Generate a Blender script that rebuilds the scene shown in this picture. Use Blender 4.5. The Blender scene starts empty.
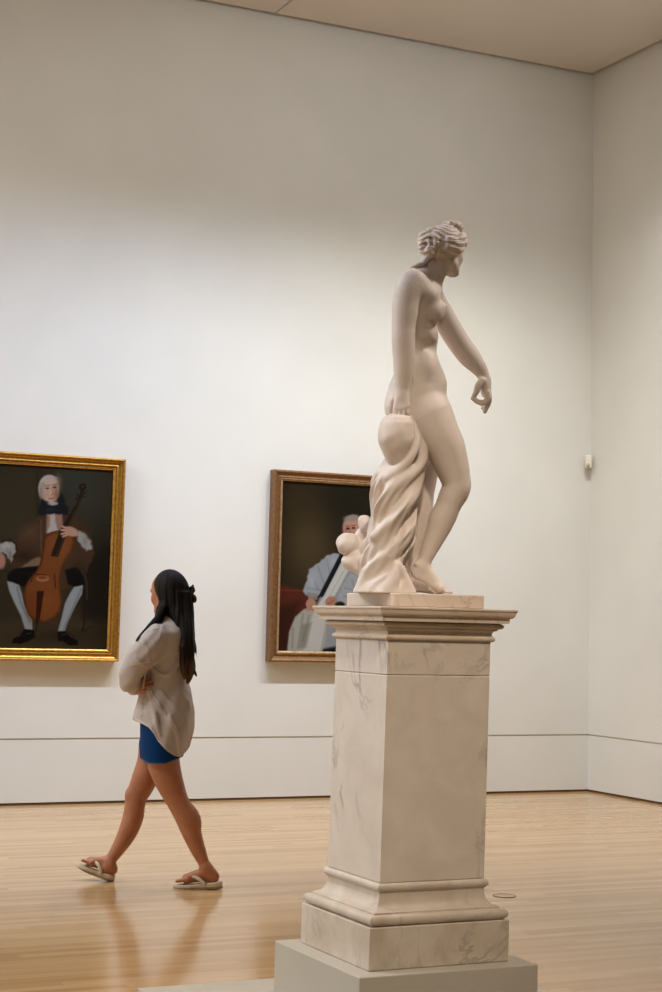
import bpy, bmesh, math, random
import numpy as np
from mathutils import Vector, Matrix
random.seed(4); RNG = np.random.RandomState(7)
SC = bpy.context.scene; COL = SC.collection

# ------------------------------------------------------------------ camera
CAMZ = 1.42
YAW, PITCH, ROLL = .44558, .10244, .02472
FPX, CX, CY = 1706.32, 332.22, 444.51
def _axes():
    f = np.array([math.sin(YAW)*math.cos(PITCH), math.cos(YAW)*math.cos(PITCH), math.sin(PITCH)])
    r = np.array([math.cos(YAW), -math.sin(YAW), 0.]); u = np.cross(r, f)
    return math.cos(ROLL)*r+math.sin(ROLL)*u, -math.sin(ROLL)*r+math.cos(ROLL)*u, f
AR, AU, AF = _axes()
FH = np.array([math.sin(YAW), math.cos(YAW), 0.])          # level viewing direction
EYE = np.array([0, 0, CAMZ])
def ray(x, y):
    x = np.asarray(x, float); y = np.asarray(y, float)
    return AF+AR*((x-CX)/FPX)[..., None]+AU*((CY-y)/FPX)[..., None]
def proj(P):
    q = np.asarray(P, float)-EYE; z = q@AF
    return CX+FPX*(q@AR)/z, CY-FPX*(q@AU)/z
def on_wall(x, y, Y):                                       # point of the plane y = Y
    d = ray(x, y); return EYE+d*(Y/d[1])
def on_floor(x, y, z=0.):
    d = ray(x, y); return EYE+d*((z-CAMZ)/d[2])
class Figure_space:
    """modelling space of a figure: x, y as seen, d = depth, all in the same small unit"""
    def __init__(s, D0): s.D0 = D0; s.u = D0/FPX
    def world(s, V):
        V = np.asarray(V, float); r = ray(V[..., 0], V[..., 1])
        t = (s.D0+V[..., 2]*s.u)/(r@FH)
        return EYE+r*t[..., None]
    def depth(s, P): return (float(np.asarray(P)@FH)-s.D0)/s.u

cam = bpy.data.cameras.new('camera'); cob = bpy.data.objects.new('camera', cam); COL.objects.link(cob)
cam.sensor_fit = 'VERTICAL'; cam.sensor_height = 36; cam.sensor_width = 24; cam.lens = FPX/992*36
cam.shift_x = -(CX-331)/992; cam.shift_y = -(496-CY)/992
M = Matrix(((AR[0], AU[0], -AF[0], 0), (AR[1], AU[1], -AF[1], 0), (AR[2], AU[2], -AF[2], CAMZ), (0, 0, 0, 1)))
cob.matrix_world = M; SC.camera = cob

# ------------------------------------------------------------------ materials
def lin(c):
    c = np.asarray(c, float)/255.
    return np.where(c <= .04045, c/12.92, ((c+.055)/1.055)**2.4)
def rgba(c): return tuple(float(v) for v in lin(c))+(1.,)
class Mat:
    def __init__(s, name, col=(200, 200, 200), rough=.5, **kw):
        s.m = bpy.data.materials.new(name); s.m.use_nodes = True
        s.t = s.m.node_tree; s.b = s.t.nodes['Principled BSDF']
        s.b.inputs['Base Color'].default_value = rgba(col); s.b.inputs['Roughness'].default_value = rough
        for k, v in kw.items(): s.b.inputs[k.replace('_', ' ')].default_value = v
    def node(s, ty, **kw):
        n = s.t.nodes.new(ty)
        for k, v in kw.items():
            if k in n.inputs: n.inputs[k].default_value = v
            else: setattr(n, k, v)
        return n
    def link(s, a, ao, b, bi): s.t.links.new(a.outputs[ao], b.inputs[bi])
    def coords(s, scale=(1, 1, 1), rot=(0, 0, 0), which='Object'):
        tc = s.node('ShaderNodeTexCoord'); mp = s.node('ShaderNodeMapping')
        mp.inputs['Scale'].default_value = scale; mp.inputs['Rotation'].default_value = rot
        s.link(tc, which, mp, 'Vector'); return mp
    def noise(s, mp, scale=5, detail=4, rough=.5, dist=0.):
        n = s.node('ShaderNodeTexNoise', Scale=scale, Detail=detail, Roughness=rough, Distortion=dist)
        s.link(mp, 'Vector', n, 'Vector'); return n
    def ramp(s, src, out, stops):
        r = s.node('ShaderNodeValToRGB'); e = r.color_ramp.elements
        while len(e) < len(stops): e.new(.5)
        for el, (p, c) in zip(e, stops): el.position = p; el.color = c if len(c) == 4 else rgba(c)
        s.link(src, out, r, 'Fac'); return r
    def mix(s, a, b, fac, mode='MIX'):
        n = s.node('ShaderNodeMix', data_type='RGBA', blend_type=mode)
        for i, v in ((6, a), (7, b), (0, fac)):
            if isinstance(v, tuple) and isinstance(v[0], bpy.types.Node): s.t.links.new(v[0].outputs[v[1]], n.inputs[i])
            else: n.inputs[i].default_value = v
        return n
    def bump(s, src, out, strength=.2, dist=.01):
        b = s.node('ShaderNodeBump', Strength=strength, Distance=dist)
        s.link(src, out, b, 'Height'); s.link(b, 'Normal', s.b, 'Normal')

def marble(name, base, vein, stain, vscale=2.2, vamt=.55, rough=.42, grime=.35):
    m = Mat(name, base, rough); mp = m.coords()
    warp = m.noise(mp, 2.0, 5, .6)
    v = m.noise(mp, vscale, 7, .58, 1.6)
    r = m.ramp(v, 'Fac', [(.478, (255, 255, 255)), (.497, (0, 0, 0)), (.503, (0, 0, 0)), (.525, (255, 255, 255))])
    pat = m.noise(mp, 1.7, 3, .5, .4)
    pr = m.ramp(pat, 'Fac', [(.46, (0, 0, 0)), (.62, (255, 255, 255))])
    inv = m.node('ShaderNodeInvert'); m.link(r, 'Color', inv, 'Color')
    mul = m.node('ShaderNodeMath', operation='MULTIPLY'); m.link(inv, 'Color', mul, 0); m.link(pr, 'Color', mul, 1)
    mu2 = m.node('ShaderNodeMath', operation='MULTIPLY'); m.link(mul, 'Value', mu2, 0); mu2.inputs[1].default_value = vamt
    cl = m.noise(mp, 6.5, 6, .62, .5); cr = m.ramp(cl, 'Fac', [(.35, (0, 0, 0)), (.75, (255, 255, 255))])
    gm = m.node('ShaderNodeMath', operation='MULTIPLY'); m.link(cr, 'Color', gm, 0); gm.inputs[1].default_value = grime
    a = m.mix(rgba(base), rgba(stain), (gm, 'Value'))
    b = m.mix((a, 2), rgba(vein), (mu2, 'Value'))
    m.link(b, 2, m.b, 'Base Color')
    fine = m.noise(mp, 60, 4, .6); m.bump(fine, 'Fac', .08, .003)
    return m.m

def plaster(name, col, rough=.75, amp=.03):
    m = Mat(name, col, rough); mp = m.coords()
    n = m.noise(mp, 1.2, 3, .5); d = tuple(int(c*(1-amp)) for c in col)
    r = m.ramp(n, 'Fac', [(.3, d), (.7, col)]); m.link(r, 'Color', m.b, 'Base Color')
    f = m.noise(mp, 90, 3, .5); m.bump(f, 'Fac', .06, .002); return m.m

def fabric(name, col, rough=.85, scale=220, amp=.12, bump=.25):
    m = Mat(name, col, rough); mp = m.coords(); m.b.inputs['Specular IOR Level'].default_value = .15
    n = m.noise(mp, scale, 3, .6); d = tuple(int(c*(1-amp)) for c in col)
    r = m.ramp(n, 'Fac', [(.3, d), (.7, col)]); m.link(r, 'Color', m.b, 'Base Color')
    m.bump(n, 'Fac', bump, .002); return m.m

# ------------------------------------------------------------------ object helpers
def where(o):
    v = Vector((0, 0, 0))
    while o is not None: v = v+o.location; o = o.parent
    return v
def link(o, parent=None):
    COL.objects.link(o)
    if parent is not None: o.parent = parent
    return o
def empty(name, loc, label, cat, group=None):
    o = bpy.data.objects.new(name, None); o.empty_display_size = .1; COL.objects.link(o)
    o.location = loc; o['label'] = label; o['category'] = cat
    if group: o['group'] = group
    return o
def mesh_obj(name, verts, faces, mat, parent=None, smooth=False, loc=None):
    me = bpy.data.meshes.new(name)
    verts = np.asarray(verts, float)
    if parent is not None: verts = verts-np.array(where(parent))
    if loc is not None: verts = verts-np.array(loc)
    me.from_pydata([tuple(v) for v in verts], [], [tuple(int(i) for i in f) for f in faces])
    for mm in (mat if isinstance(mat, (list, tuple)) else [mat]): me.materials.append(mm)
    if smooth: me.polygons.foreach_set('use_smooth', [True]*len(me.polygons))
    me.update(); o = bpy.data.objects.new(name, me); link(o, parent)
    if loc is not None: o.location = loc
    return o
def bm_obj(name, bm, mat, parent=None, smooth=False, origin=(0, 0, 0)):
    """bm in world coordinates"""
    off = where(parent) if parent is not None else Vector(origin)
    bmesh.ops.translate(bm, verts=bm.verts, vec=-off)
    bmesh.ops.recalc_face_normals(bm, faces=bm.faces)
    me = bpy.data.meshes.new(name); bm.to_mesh(me); bm.free()
    me.materials.append(mat)
    if smooth: me.polygons.foreach_set('use_smooth', [True]*len(me.polygons))
    o = bpy.data.objects.new(name, me); link(o, parent)
    if parent is None: o.location = origin
    return o
def box(bm, lo, hi, bevel=0.):
    r = bmesh.ops.create_cube(bm, size=1)
    for v in r['verts']:
        v.co = Vector([lo[i]+(hi[i]-lo[i])*(v.co[i]+.5) for i in range(3)])
    if bevel:
        es = list({e for v in r['verts'] for e in v.link_edges})
        bmesh.ops.bevel(bm, geom=es, offset=bevel, segments=2, affect='EDGES', profile=.5)
def structure(o, kind='structure'): o['kind'] = kind; return o
def square_loft(bm, cx, cy, prof, cap=True):
    """profile of (half side, z) swept round a square with mitred corners"""
    rings = []
    for h, z in prof:
        lean = -.0028+.0150*(z-ZB)/1.19                     # the old pedestal stands a touch out of plumb
        rings.append([bm.verts.new((cx+sx*h+lean*AR[0], cy+sy*h+lean*AR[1], z)) for sx, sy in ((-1, -1), (1, -1), (1, 1), (-1, 1))])
    for a, b in zip(rings, rings[1:]):
        for i in range(4): bm.faces.new((a[i], a[(i+1) % 4], b[(i+1) % 4], b[i]))
    if cap: bm.faces.new(rings[0][::-1]); bm.faces.new(rings[-1])
def arc(c, r, a0, a1, n=7):
    return [(c[0]+r[0]*math.cos(math.radians(a0+(a1-a0)*i/n)), c[1]+r[1]*math.sin(math.radians(a0+(a1-a0)*i/n))) for i in range(n+1)]
def tube(bm, pts, rad, n=8):
    pts = [Vector(p) for p in pts]; rings = []
    rad = rad if isinstance(rad, (list, tuple)) else [rad]*len(pts)
    for i, p in enumerate(pts):
        t = (pts[min(i+1, len(pts)-1)]-pts[max(i-1, 0)]).normalized()
        a = t.orthogonal().normalized() if i == 0 else (a_prev-t*a_prev.dot(t)).normalized()
        a_prev = a; b = t.cross(a)
        rings.append([bm.verts.new(p+(a*math.cos(6.28318*k/n)+b*math.sin(6.28318*k/n))*rad[i]) for k in range(n)])
    for q, w in zip(rings, rings[1:]):
        for k in range(n): bm.faces.new((q[k], q[(k+1) % n], w[(k+1) % n], w[k]))
    bm.faces.new(rings[0][::-1]); bm.faces.new(rings[-1])
def disc(bm, c, axis, r, depth, n=24, r2=None):
    axis = Vector(axis).normalized(); a = axis.orthogonal().normalized(); b = axis.cross(a); c = Vector(c)
    rr = [(0, r), (depth, r if r2 is None else r2)]
    R = [[bm.verts.new(c+axis*h+(a*math.cos(2*math.pi*k/n)+b*math.sin(2*math.pi*k/n))*q) for k in range(n)] for h, q in rr]
    for k in range(n): bm.faces.new((R[0][k], R[0][(k+1) % n], R[1][(k+1) % n], R[1][k]))
    bm.faces.new(R[0][::-1]); bm.faces.new(R[1])

# ------------------------------------------------------------------ sculpting: distance fields turned into meshes
class Sculpt:
    def __init__(s, lo, hi, h):
        s.lo = np.array(lo, float); s.h = h
        s.n = np.ceil((np.array(hi)-s.lo)/h).astype(int)+1
        s.F = np.full(s.n, 60., np.float32)
    def _box(s, lo, hi):
        i0 = np.clip(np.floor((np.array(lo)-s.lo)/s.h).astype(int), 0, s.n); i1 = np.clip(np.ceil((np.array(hi)-s.lo)/s.h).astype(int)+1, 0, s.n)
        sl = tuple(slice(a, b) for a, b in zip(i0, i1))
        X = (s.lo[0]+s.h*np.arange(i0[0], i1[0])).astype(np.float32)[:, None, None]
        Y = (s.lo[1]+s.h*np.arange(i0[1], i1[1])).astype(np.float32)[None, :, None]
        Z = (s.lo[2]+s.h*np.arange(i0[2], i1[2])).astype(np.float32)[None, None, :]
        return sl, X, Y, Z
    def put(s, fn, lo, hi, k=4., op='add'):
        pad = k+3*s.h+1
        sl, X, Y, Z = s._box(np.array(lo)-pad, np.array(hi)+pad)
        A = s.F[sl]
        if A.size == 0: return
        B = fn(X, Y, Z)
        if op == 'sub': A, B = -A, np.broadcast_to(B, A.shape)
        if k > 0:
            q = np.maximum(k-np.abs(A-B), 0)/k; R = np.minimum(A, B)-q*q*k*.25
        else: R = np.minimum(A, B)
        s.F[sl] = -R if op == 'sub' else R
    def cone(s, a, b, ra, rb, k=4., op='add', flat=None):
        a = np.array(a, float); b = np.array(b, float); m = max(ra, rb)
        ba = b-a; L = float(ba@ba)+1e-9
        def fn(X, Y, Z):
            x, y, z = X-a[0], Y-a[1], Z-a[2]
            t = np.clip((x*ba[0]+y*ba[1]+z*ba[2])/L, 0, 1)
            return np.sqrt((x-t*ba[0])**2+(y-t*ba[1])**2+(z-t*ba[2])**2)-(ra+(rb-ra)*t)
        s.put(fn, np.minimum(a, b)-m, np.maximum(a, b)+m, k, op)
    def chain(s, pts, k=4., step=3.):
        T = np.array(pts, float)                            # smooth path and smooth thickness through the given stations
        if len(T) > 2:
            L = np.concatenate([[0], np.cumsum(np.linalg.norm(np.diff(T[:, :3], axis=0), axis=1))])
            u = np.linspace(0, L[-1], max(len(T)*2, int(L[-1]/step)+1)); T = np.stack([smooth_interp(u, L, T[:, j]) for j in range(4)], 1)
        c = T[:, :3]; r = T[:, 3]; m = r.max(); seg = [(c[i], c[i+1]-c[i], r[i], r[i+1]-r[i]) for i in range(len(c)-1)]
        def fn(X, Y, Z):
            D = None
            for a, ba, ra, dr in seg:
                x, y, z = X-a[0], Y-a[1], Z-a[2]
                t = np.clip((x*ba[0]+y*ba[1]+z*ba[2])/(float(ba@ba)+1e-9), 0, 1)
                d = np.sqrt((x-t*ba[0])**2+(y-t*ba[1])**2+(z-t*ba[2])**2)-(ra+dr*t)
                D = d if D is None else np.minimum(D, d)
            return D
        s.put(fn, c.min(0)-m, c.max(0)+m, k)
    def ell(s, c, r, R=None, k=4., op='add'):
        c = np.array(c, float); r = np.array(r, float); R = np.eye(3) if R is None else np.asarray(R, float)   # rows of R: the ellipsoid's axes
        m = np.sqrt(((R*r[:, None])**2).sum(0))
        def fn(X, Y, Z):
            x, y, z = X-c[0], Y-c[1], Z-c[2]
            u, v, w = (R[i, 0]*x+R[i, 1]*y+R[i, 2]*z for i in range(3))
            k0 = np.sqrt((u/r[0])**2+(v/r[1])**2+(w/r[2])**2); k1 = np.sqrt((u/r[0]**2)**2+(v/r[1]**2)**2+(w/r[2]**2)**2)+1e-6
            return k0*(k0-1)/k1
        s.put(fn, c-m, c+m, k, op)
    def loft(s, rows, k=4., e=2., op='add', warp=None):
        """rows of (y, x left, x right, d near, d far)"""
        T = np.array(rows, float); ys = T[:, 0]
        yy = np.linspace(ys[0], ys[-1], 400); P = []
        for j in range(1, 5): P.append(smooth_interp(yy, ys, T[:, j]))
        xl, xr, dn, df = P
        def fn(X, Y, Z):
            yv = np.clip(Y, ys[0], ys[-1])[0, :, 0]
            A, B, C, D = (np.interp(yv, yy, q).astype(np.float32)[None, :, None] for q in (xl, xr, dn, df))
            a = (B-A)/2; b = (D-C)/2; x = X-(A+B)/2; z = Z-(C+D)/2
            q = (np.abs(x/a)**e+np.abs(z/b)**e)**(1/e)
            g = np.sqrt((x/a**2)**2+(z/b**2)**2)+1e-4
            d = np.clip(np.where(q > .35, (q-1)*q/g, -np.minimum(a, b)*.8), -40, 60)
            out = np.maximum(ys[0]-Y, Y-ys[-1])
            d = np.maximum(d, out) if warp is None else np.maximum(d+warp(X, Y, Z), out)
            return d.astype(np.float32)
        s.put(fn, (T[:, 1].min(), ys[0], T[:, 3].min()), (T[:, 2].max(), ys[-1], T[:, 4].max()), k, op)
    def displace(s, fn, lo, hi):
        sl, X, Y, Z = s._box(lo, hi); s.F[sl] += fn(X, Y, Z).astype(np.float32)
    def blur(s, times=1):
        for _ in range(times):
            for ax in range(3):
                F = s.F; G = F.copy()
                a = [slice(None)]*3; b = [slice(None)]*3; c = [slice(None)]*3
                a[ax] = slice(1, -1); b[ax] = slice(0, -2); c[ax] = slice(2, None)
                G[tuple(a)] = .5*F[tuple(a)]+.25*(F[tuple(b)]+F[tuple(c)]); s.F = G
    def floor_cut(s, fn):
        sl, X, Y, Z = s._box(s.lo, s.lo+s.h*s.n); s.F = np.maximum(s.F, fn(X, Y, Z).astype(np.float32))
    def front(s, x, y):
        """nearest depth at which the surface is met at (x, y)"""
        i = int(round((x-s.lo[0])/s.h)); j = int(round((y-s.lo[1])/s.h)); c = np.where(s.F[i, j] < 0)[0]
        return None if len(c) == 0 else s.lo[2]+s.h*c[0]
    def mesh(s):
        F = s.F; F[[0, -1]] = np.maximum(F[[0, -1]], .3); F[:, [0, -1]] = np.maximum(F[:, [0, -1]], .3); F[:, :, [0, -1]] = np.maximum(F[:, :, [0, -1]], .3)
        I = F < 0; nx, ny, nz = F.shape
        cnt = np.zeros((nx-1, ny-1, nz-1), np.uint8)
        for a in (0, 1):
            for b in (0, 1):
                for c in (0, 1): cnt += I[a:nx-1+a, b:ny-1+b, c:nz-1+c]
        act = (cnt > 0) & (cnt < 8); ix = np.argwhere(act); idm = np.full(act.shape, -1, np.int32); idm[act] = np.arange(len(ix))
        P = np.zeros((len(ix), 3)); W = np.zeros(len(ix))
        cs = [(a, b, c) for a in (0, 1) for b in (0, 1) for c in (0, 1)]
        val = {q: F[ix[:, 0]+q[0], ix[:, 1]+q[1], ix[:, 2]+q[2]] for q in cs}
        for p in cs:
            for ax in range(3):
                if p[ax]: continue
                q = list(p); q[ax] = 1; q = tuple(q); f0, f1 = val[p], val[q]
                cr = (f0 < 0) != (f1 < 0); t = np.where(cr, f0/np.where(cr, f0-f1, 1), 0)
                pos = np.array(p, float)[None]+np.zeros((len(ix), 1)); pos[:, ax] = t
                P += pos*cr[:, None]; W += cr
        V = s.lo+s.h*(ix+P/W[:, None]); Q = []
        for ax in range(3):
            o1, o2 = [(1, 2), (2, 0), (0, 1)][ax]
            a = [slice(1, -1)]*3; a[ax] = slice(0, -1); b = [slice(1, -1)]*3; b[ax] = slice(1, None)
            S0 = I[tuple(a)]; S1 = I[tuple(b)]; e = np.argwhere(S0 != S1)
            fl = S0[tuple(e.T)]; off = np.ones(3, int); off[ax] = 0; e = e+off
            d1 = np.zeros(3, int); d1[o1] = 1; d2 = np.zeros(3, int); d2[o2] = 1
            f = np.stack([idm[tuple((e-d1-d2).T)], idm[tuple((e-d2).T)], idm[tuple(e.T)], idm[tuple((e-d1).T)]], 1)
            f[~fl] = f[~fl][:, ::-1]; Q.append(f)
        return V, np.concatenate(Q)
def smooth_interp(x, xs, ys):
    """monotone-ish cubic through the points"""
    m = np.gradient(ys, xs); i = np.clip(np.searchsorted(xs, x)-1, 0, len(xs)-2)
    h = xs[i+1]-xs[i]; t = (x-xs[i])/h
    return (2*t**3-3*t**2+1)*ys[i]+(t**3-2*t**2+t)*h*m[i]+(-2*t**3+3*t**2)*ys[i+1]+(t**3-t**2)*h*m[i+1]
def np_mesh(name, W, Q, mat, parent, matidx=None):
    """W world vertices, Q quads (kept if >=0)"""
    W = W-np.array(where(parent)); me = bpy.data.meshes.new(name)
    # image-space y runs down: orientation is mirrored once, so the winding is turned here
    a, b, c, d = (W[Q[:, i]] for i in range(4))
    if (np.einsum('ij,ij->i', a, np.cross(b, c))+np.einsum('ij,ij->i', a, np.cross(c, d))).sum() < 0: Q = Q[:, ::-1]
    me.vertices.add(len(W)); me.vertices.foreach_set('co', W.astype(np.float32).ravel())
    me.loops.add(Q.size); me.loops.foreach_set('vertex_index', Q.astype(np.int32).ravel())
    me.polygons.add(len(Q)); me.polygons.foreach_set('loop_start', np.arange(0, Q.size, 4, dtype=np.int32))
    me.polygons.foreach_set('loop_total', np.full(len(Q), 4, np.int32))
    me.polygons.foreach_set('use_smooth', np.ones(len(Q), bool))
    for mm in (mat if isinstance(mat, (list, tuple)) else [mat]): me.materials.append(mm)
    if matidx is not None: me.polygons.foreach_set('material_index', matidx.astype(np.int32))
    me.validate(); me.update()
    o = bpy.data.objects.new(name, me); link(o, parent); return o
def trim(V, Q, h):
    """drop what lies where h > 0 and pull the cut edge onto h = 0"""
    hv = h(V); keep = (hv[Q] < 0).any(1); Q = Q[keep]
    used = np.unique(Q); eps = .05
    for _ in range(3):
        hv = h(V); out = used[hv[used] > 0]
        if len(out) == 0: break
        g = np.stack([(h(V[out]+np.eye(3)[i]*eps)-hv[out])/eps for i in range(3)], 1)
        V[out] -= g*(hv[out]/np.maximum((g*g).sum(1), .05))[:, None]
    re = np.full(len(V), -1); re[used] = np.arange(len(used)); return V[used], re[Q]

def head(sc, o, f, H, tilt=0., ears=True, nose=1.):
    """o: chin level below the skull's centre; f: facing (x, d) direction"""
    f = np.array([f[0], 0, f[1]], float); f /= np.linalg.norm(f); v = np.array([0, -1., 0]); sd = np.cross(f, v)
    ft = f*math.cos(tilt)-v*math.sin(tilt); vt = v*math.cos(tilt)+f*math.sin(tilt)
    R = np.stack([ft, sd, vt])
    P = lambda a, b, c: np.array(o)+H*(a*ft+b*sd+c*vt)
    E = lambda c, r, k=.06, op='add': sc.ell(P(*c), np.array(r)*H, R, k*H, op)
    C = lambda a, b, ra, rb, k=.05: sc.cone(P(*a), P(*b), ra*H, rb*H, k*H)
    E((-.04, 0, .63), (.40, .325, .36)); E((.10, 0, .40), (.255, .245, .36), .1)
    for q in (-1, 1):
        C((-.03, q*.20, .27), (.22, q*.07, .09), .085, .075, .1); E((.22, q*.13, .36), (.09, .09, .09), .1)
        E((.335, q*.115, .495), (.05, .075, .05), .05, 'sub'); E((.275, q*.115, .495), (.062, .062, .055), .01)
        C((.30, q*.19, .565), (.335, q*.05, .575), .026, .03)
        if ears: E((-.06, q*.305, .45), (.065, .03, .10), .02); E((-.05, q*.335, .46), (.03, .02, .06), .02, 'sub')
        E((.375, q*.035, .375), (.035, .028, .028), .02)
    E((.25, 0, .085), (.085, .09, .075), .08)
    C((.355, 0, .56), (.405*nose, 0, .40), .028, .036, .04)
    C((.315, -.07, .262), (.35, 0, .27), .02, .027, .03); C((.315, .07, .262), (.35, 0, .27), .02, .027, .03)
    C((.31, -.06, .222), (.342, 0, .217), .02, .03, .03); C((.31, .06, .222), (.342, 0, .217), .02, .03, .03)
    return P, R
def hand(sc, w, X, Z, L, curl=(20, 25, 20), spread=.05, side=1, thumb=(35, 25), k=None, r=.045):
    """w wrist, X along the fingers, Z out of the palm, thumb towards side * (Z x X)"""
    X = np.array(X, float); X /= np.linalg.norm(X); Z = np.array(Z, float); Z -= X*(Z@X); Z /= np.linalg.norm(Z); Y = np.cross(Z, X)*side
    w = np.array(w, float); k = .05*L if k is None else k
    sc.cone(w, w+X*.18*L, .115*L, .12*L, k)
    tips = []
    for i, (yy, ln, kx) in enumerate(((.155, .43, .50), (.055, .48, .52), (-.045, .45, .50), (-.14, .36, .45))):
        kn = w+X*kx*L+Y*yy*L
        sc.cone(w+X*.08*L+Y*yy*.45*L, kn, .085*L, .068*L, k*1.3)
        d = X*math.cos(spread*(yy*8))+Y*math.sin(spread*(yy*8)); p = kn; ang = 0.; rr = r*L*(1 if i < 3 else .88)
        cl = curl[i] if isinstance(curl[0], (tuple, list)) else curl
        for j, (fr, c) in enumerate(zip((.45, .30, .25), cl)):
            ang += math.radians(c); q = p+(d*math.cos(ang)+Z*math.sin(ang))*ln*fr*L
            sc.cone(p, q, rr*(1.15-.1*j), rr*(1.05-.12*j), .012*L); p = q
        tips.append(p)
    b = w+X*.10*L+Y*.11*L+Z*.03*L; a0 = math.radians(thumb[0])
    d = X*math.cos(a0)+Y*math.sin(a0)*.9+Z*.35; d /= np.linalg.norm(d); m = b+d*.25*L
    sc.cone(b, m, .085*L, .06*L, k); a1 = math.radians(thumb[0]-thumb[1]); d2 = X*math.cos(a1)+Y*math.sin(a1)+Z*.45; d2 /= np.linalg.norm(d2)
    sc.cone(m, m+d2*.17*L, .055*L, .05*L, .02*L); sc.cone(m+d2*.17*L, m+d2*.30*L-Y*.02*L, .05*L, .038*L, .02*L)
    return tips

# ------------------------------------------------------------------ the room
DY, DX, ZC, ZG = 12.532, 8.5115, 6.357, .4845
X0, Y0 = -8.0, -6.0
WALL = plaster('wall_paint', (226, 224, 218), .8)
CEIL = plaster('ceiling_paint', (214, 206, 198), .85)
RECESS = plaster('recess_paint', (205, 192, 172), .8)
REVEAL = plaster('dark_reveal_wood', (92, 62, 26), .6)

def floor_material():
    m = Mat('maple_strip_floor', (205, 165, 120), .3); mp = m.coords()
    def math_(op, a, b=None, c=None):
        n = m.node('ShaderNodeMath', operation=op)
        for k, v in enumerate((a, b, c)):
            if v is None: continue
            if isinstance(v, tuple): m.t.links.new(v[0].outputs[v[1]], n.inputs[k])
            else: n.inputs[k].default_value = v
        return (n, 'Value')
    sp = m.node('ShaderNodeSeparateXYZ'); m.link(mp, 'Vector', sp, 'Vector')
    row = math_('FLOOR', math_('DIVIDE', (sp, 'Y'), .057))
    w1 = m.node('ShaderNodeTexWhiteNoise', noise_dimensions='1D'); m.t.links.new(row[0].outputs[row[1]], w1.inputs['W'])
    brd = math_('FLOOR', math_('ADD', math_('DIVIDE', (sp, 'X'), 1.15), math_('MULTIPLY', (w1, 'Value'), 9.)))
    cb = m.node('ShaderNodeCombineXYZ'); m.t.links.new(row[0].outputs[row[1]], cb.inputs[0]); m.t.links.new(brd[0].outputs[brd[1]], cb.inputs[1])
    w2 = m.node('ShaderNodeTexWhiteNoise', noise_dimensions='2D'); m.link(cb, 'Vector', w2, 'Vector')
    tone = m.ramp(w2, 'Value', [(0., (182, 143, 97)), (.5, (194, 156, 109)), (1., (205, 168, 122))])
    g = m.coords((1.2, 30, 1)); gn = m.noise(g, 2.0, 5, .6, .3)
    gr = m.ramp(gn, 'Fac', [(.30, (212, 203, 192)), (.62, (255, 255, 255))])
    mul = m.mix((tone, 'Color'), (gr, 'Color'), .45, 'MULTIPLY'); m.link(mul, 2, m.b, 'Base Color')
    rr = m.ramp(gn, 'Fac', [(.3, (116, 116, 116)), (.7, (96, 96, 96))]); m.link(rr, 'Color', m.b, 'Roughness')
    m.b.inputs['Roughness'].default_value = .3
    m.b.inputs['Specular IOR Level'].default_value = .28
    wv = m.noise(m.coords((.8, 9, 1)), 1.4, 2, .5); return m.m
FLOOR = floor_material()

def slab(name, lo, hi, mat, bevel=0.):
    bm = bmesh.new(); box(bm, lo, hi, bevel); return structure(bm_obj(name, bm, mat))
slab('floor', (X0-.2, Y0-.2, -.1), (DX+.2, DY+.2, 0), FLOOR)
slab('wall_back', (X0-.2, DY, ZG+.006), (DX+.15, DY+.15, 6.95), WALL)
slab('baseboard_back', (X0-.2, DY, .019), (DX+.009, DY+.009, ZG-.006), WALL)
slab('wall_right', (DX, Y0-.2, ZG+.006), (DX+.15, DY, 6.95), WALL)
slab('baseboard_right', (DX, Y0-.2, .019), (DX+.009, DY, ZG-.006), WALL)
slab('trim_1', (X0-.2, DY+.009, .0185), (DX+.15, DY+.14, ZG+.005), RECESS)
slab('trim_2', (DX+.009, Y0-.2, .0185), (DX+.14, DY+.02, ZG+.005), RECESS)
slab('trim_3', (X0-.2, DY+.004, 0), (DX+.02, DY+.06, .018), REVEAL)
slab('trim_4', (DX+.004, Y0-.2, 0), (DX+.06, DY+.002, .018), REVEAL)
slab('wall_left', (X0-.15, Y0-.2, 0), (X0, DY, 6.95), WALL)
slab('wall_front', (X0, Y0-.15, 0), (DX, Y0, 6.95), WALL)
bm = bmesh.new()                                            # ceiling panels hang clear of the walls, with open joints
xs = [X0+.05, -3.2, on_wall(273, 14.7, DY)[0]*0+0.0, DX-.05]
jx = float((EYE+ray(273, 14.7)*((ZC-CAMZ)/ray(273, 14.7)[2]))[0])
j0, j1 = np.array([273, 14.7]), np.array([292, 0.])
q0 = EYE+ray(*j0)*((ZC-CAMZ)/ray(*j0)[2]); q1 = EYE+ray(*j1)*((ZC-CAMZ)/ray(*j1)[2])
xs = [X0+.05, jx-4.9, jx, DX-.06]
for a, b in zip(xs, xs[1:]): box(bm, (a+.006, Y0+.05, ZC), (b-.006, DY-.06, ZC+.12))
structure(bm_obj('ceiling', bm, CEIL))
slab('ceiling_void', (X0-.2, Y0-.2, 6.9), (DX+.2, DY+.2, 7.0), RECESS)

# ------------------------------------------------------------------ pedestal
PX, PY, ZB = 2.878, 5.355, .28
MARB = marble('pedestal_marble', (220, 209, 197), (118, 108, 104), (190, 174, 160), 1.5, .85, .42, .5)
MARB2 = marble('pedestal_base_marble', (214, 202, 188), (130, 118, 108), (178, 158, 138), 2.4, .5, .4, .8)
MARB3 = marble('cornice_marble', (218, 202, 186), (146, 120, 98), (190, 164, 136), 2.0, .6, .4, .5)
STAT = marble('statue_marble', (224, 211, 202), (168, 150, 138), (205, 184, 168), 2.6, .22, .58, .3)
PLIN = marble('plinth_marble', (216, 200, 186), (140, 124, 114), (196, 176, 158), 2.6, .35, .45, .4)
WBASE = plaster('white_display_paint', (192, 184, 170), .6)

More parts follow.
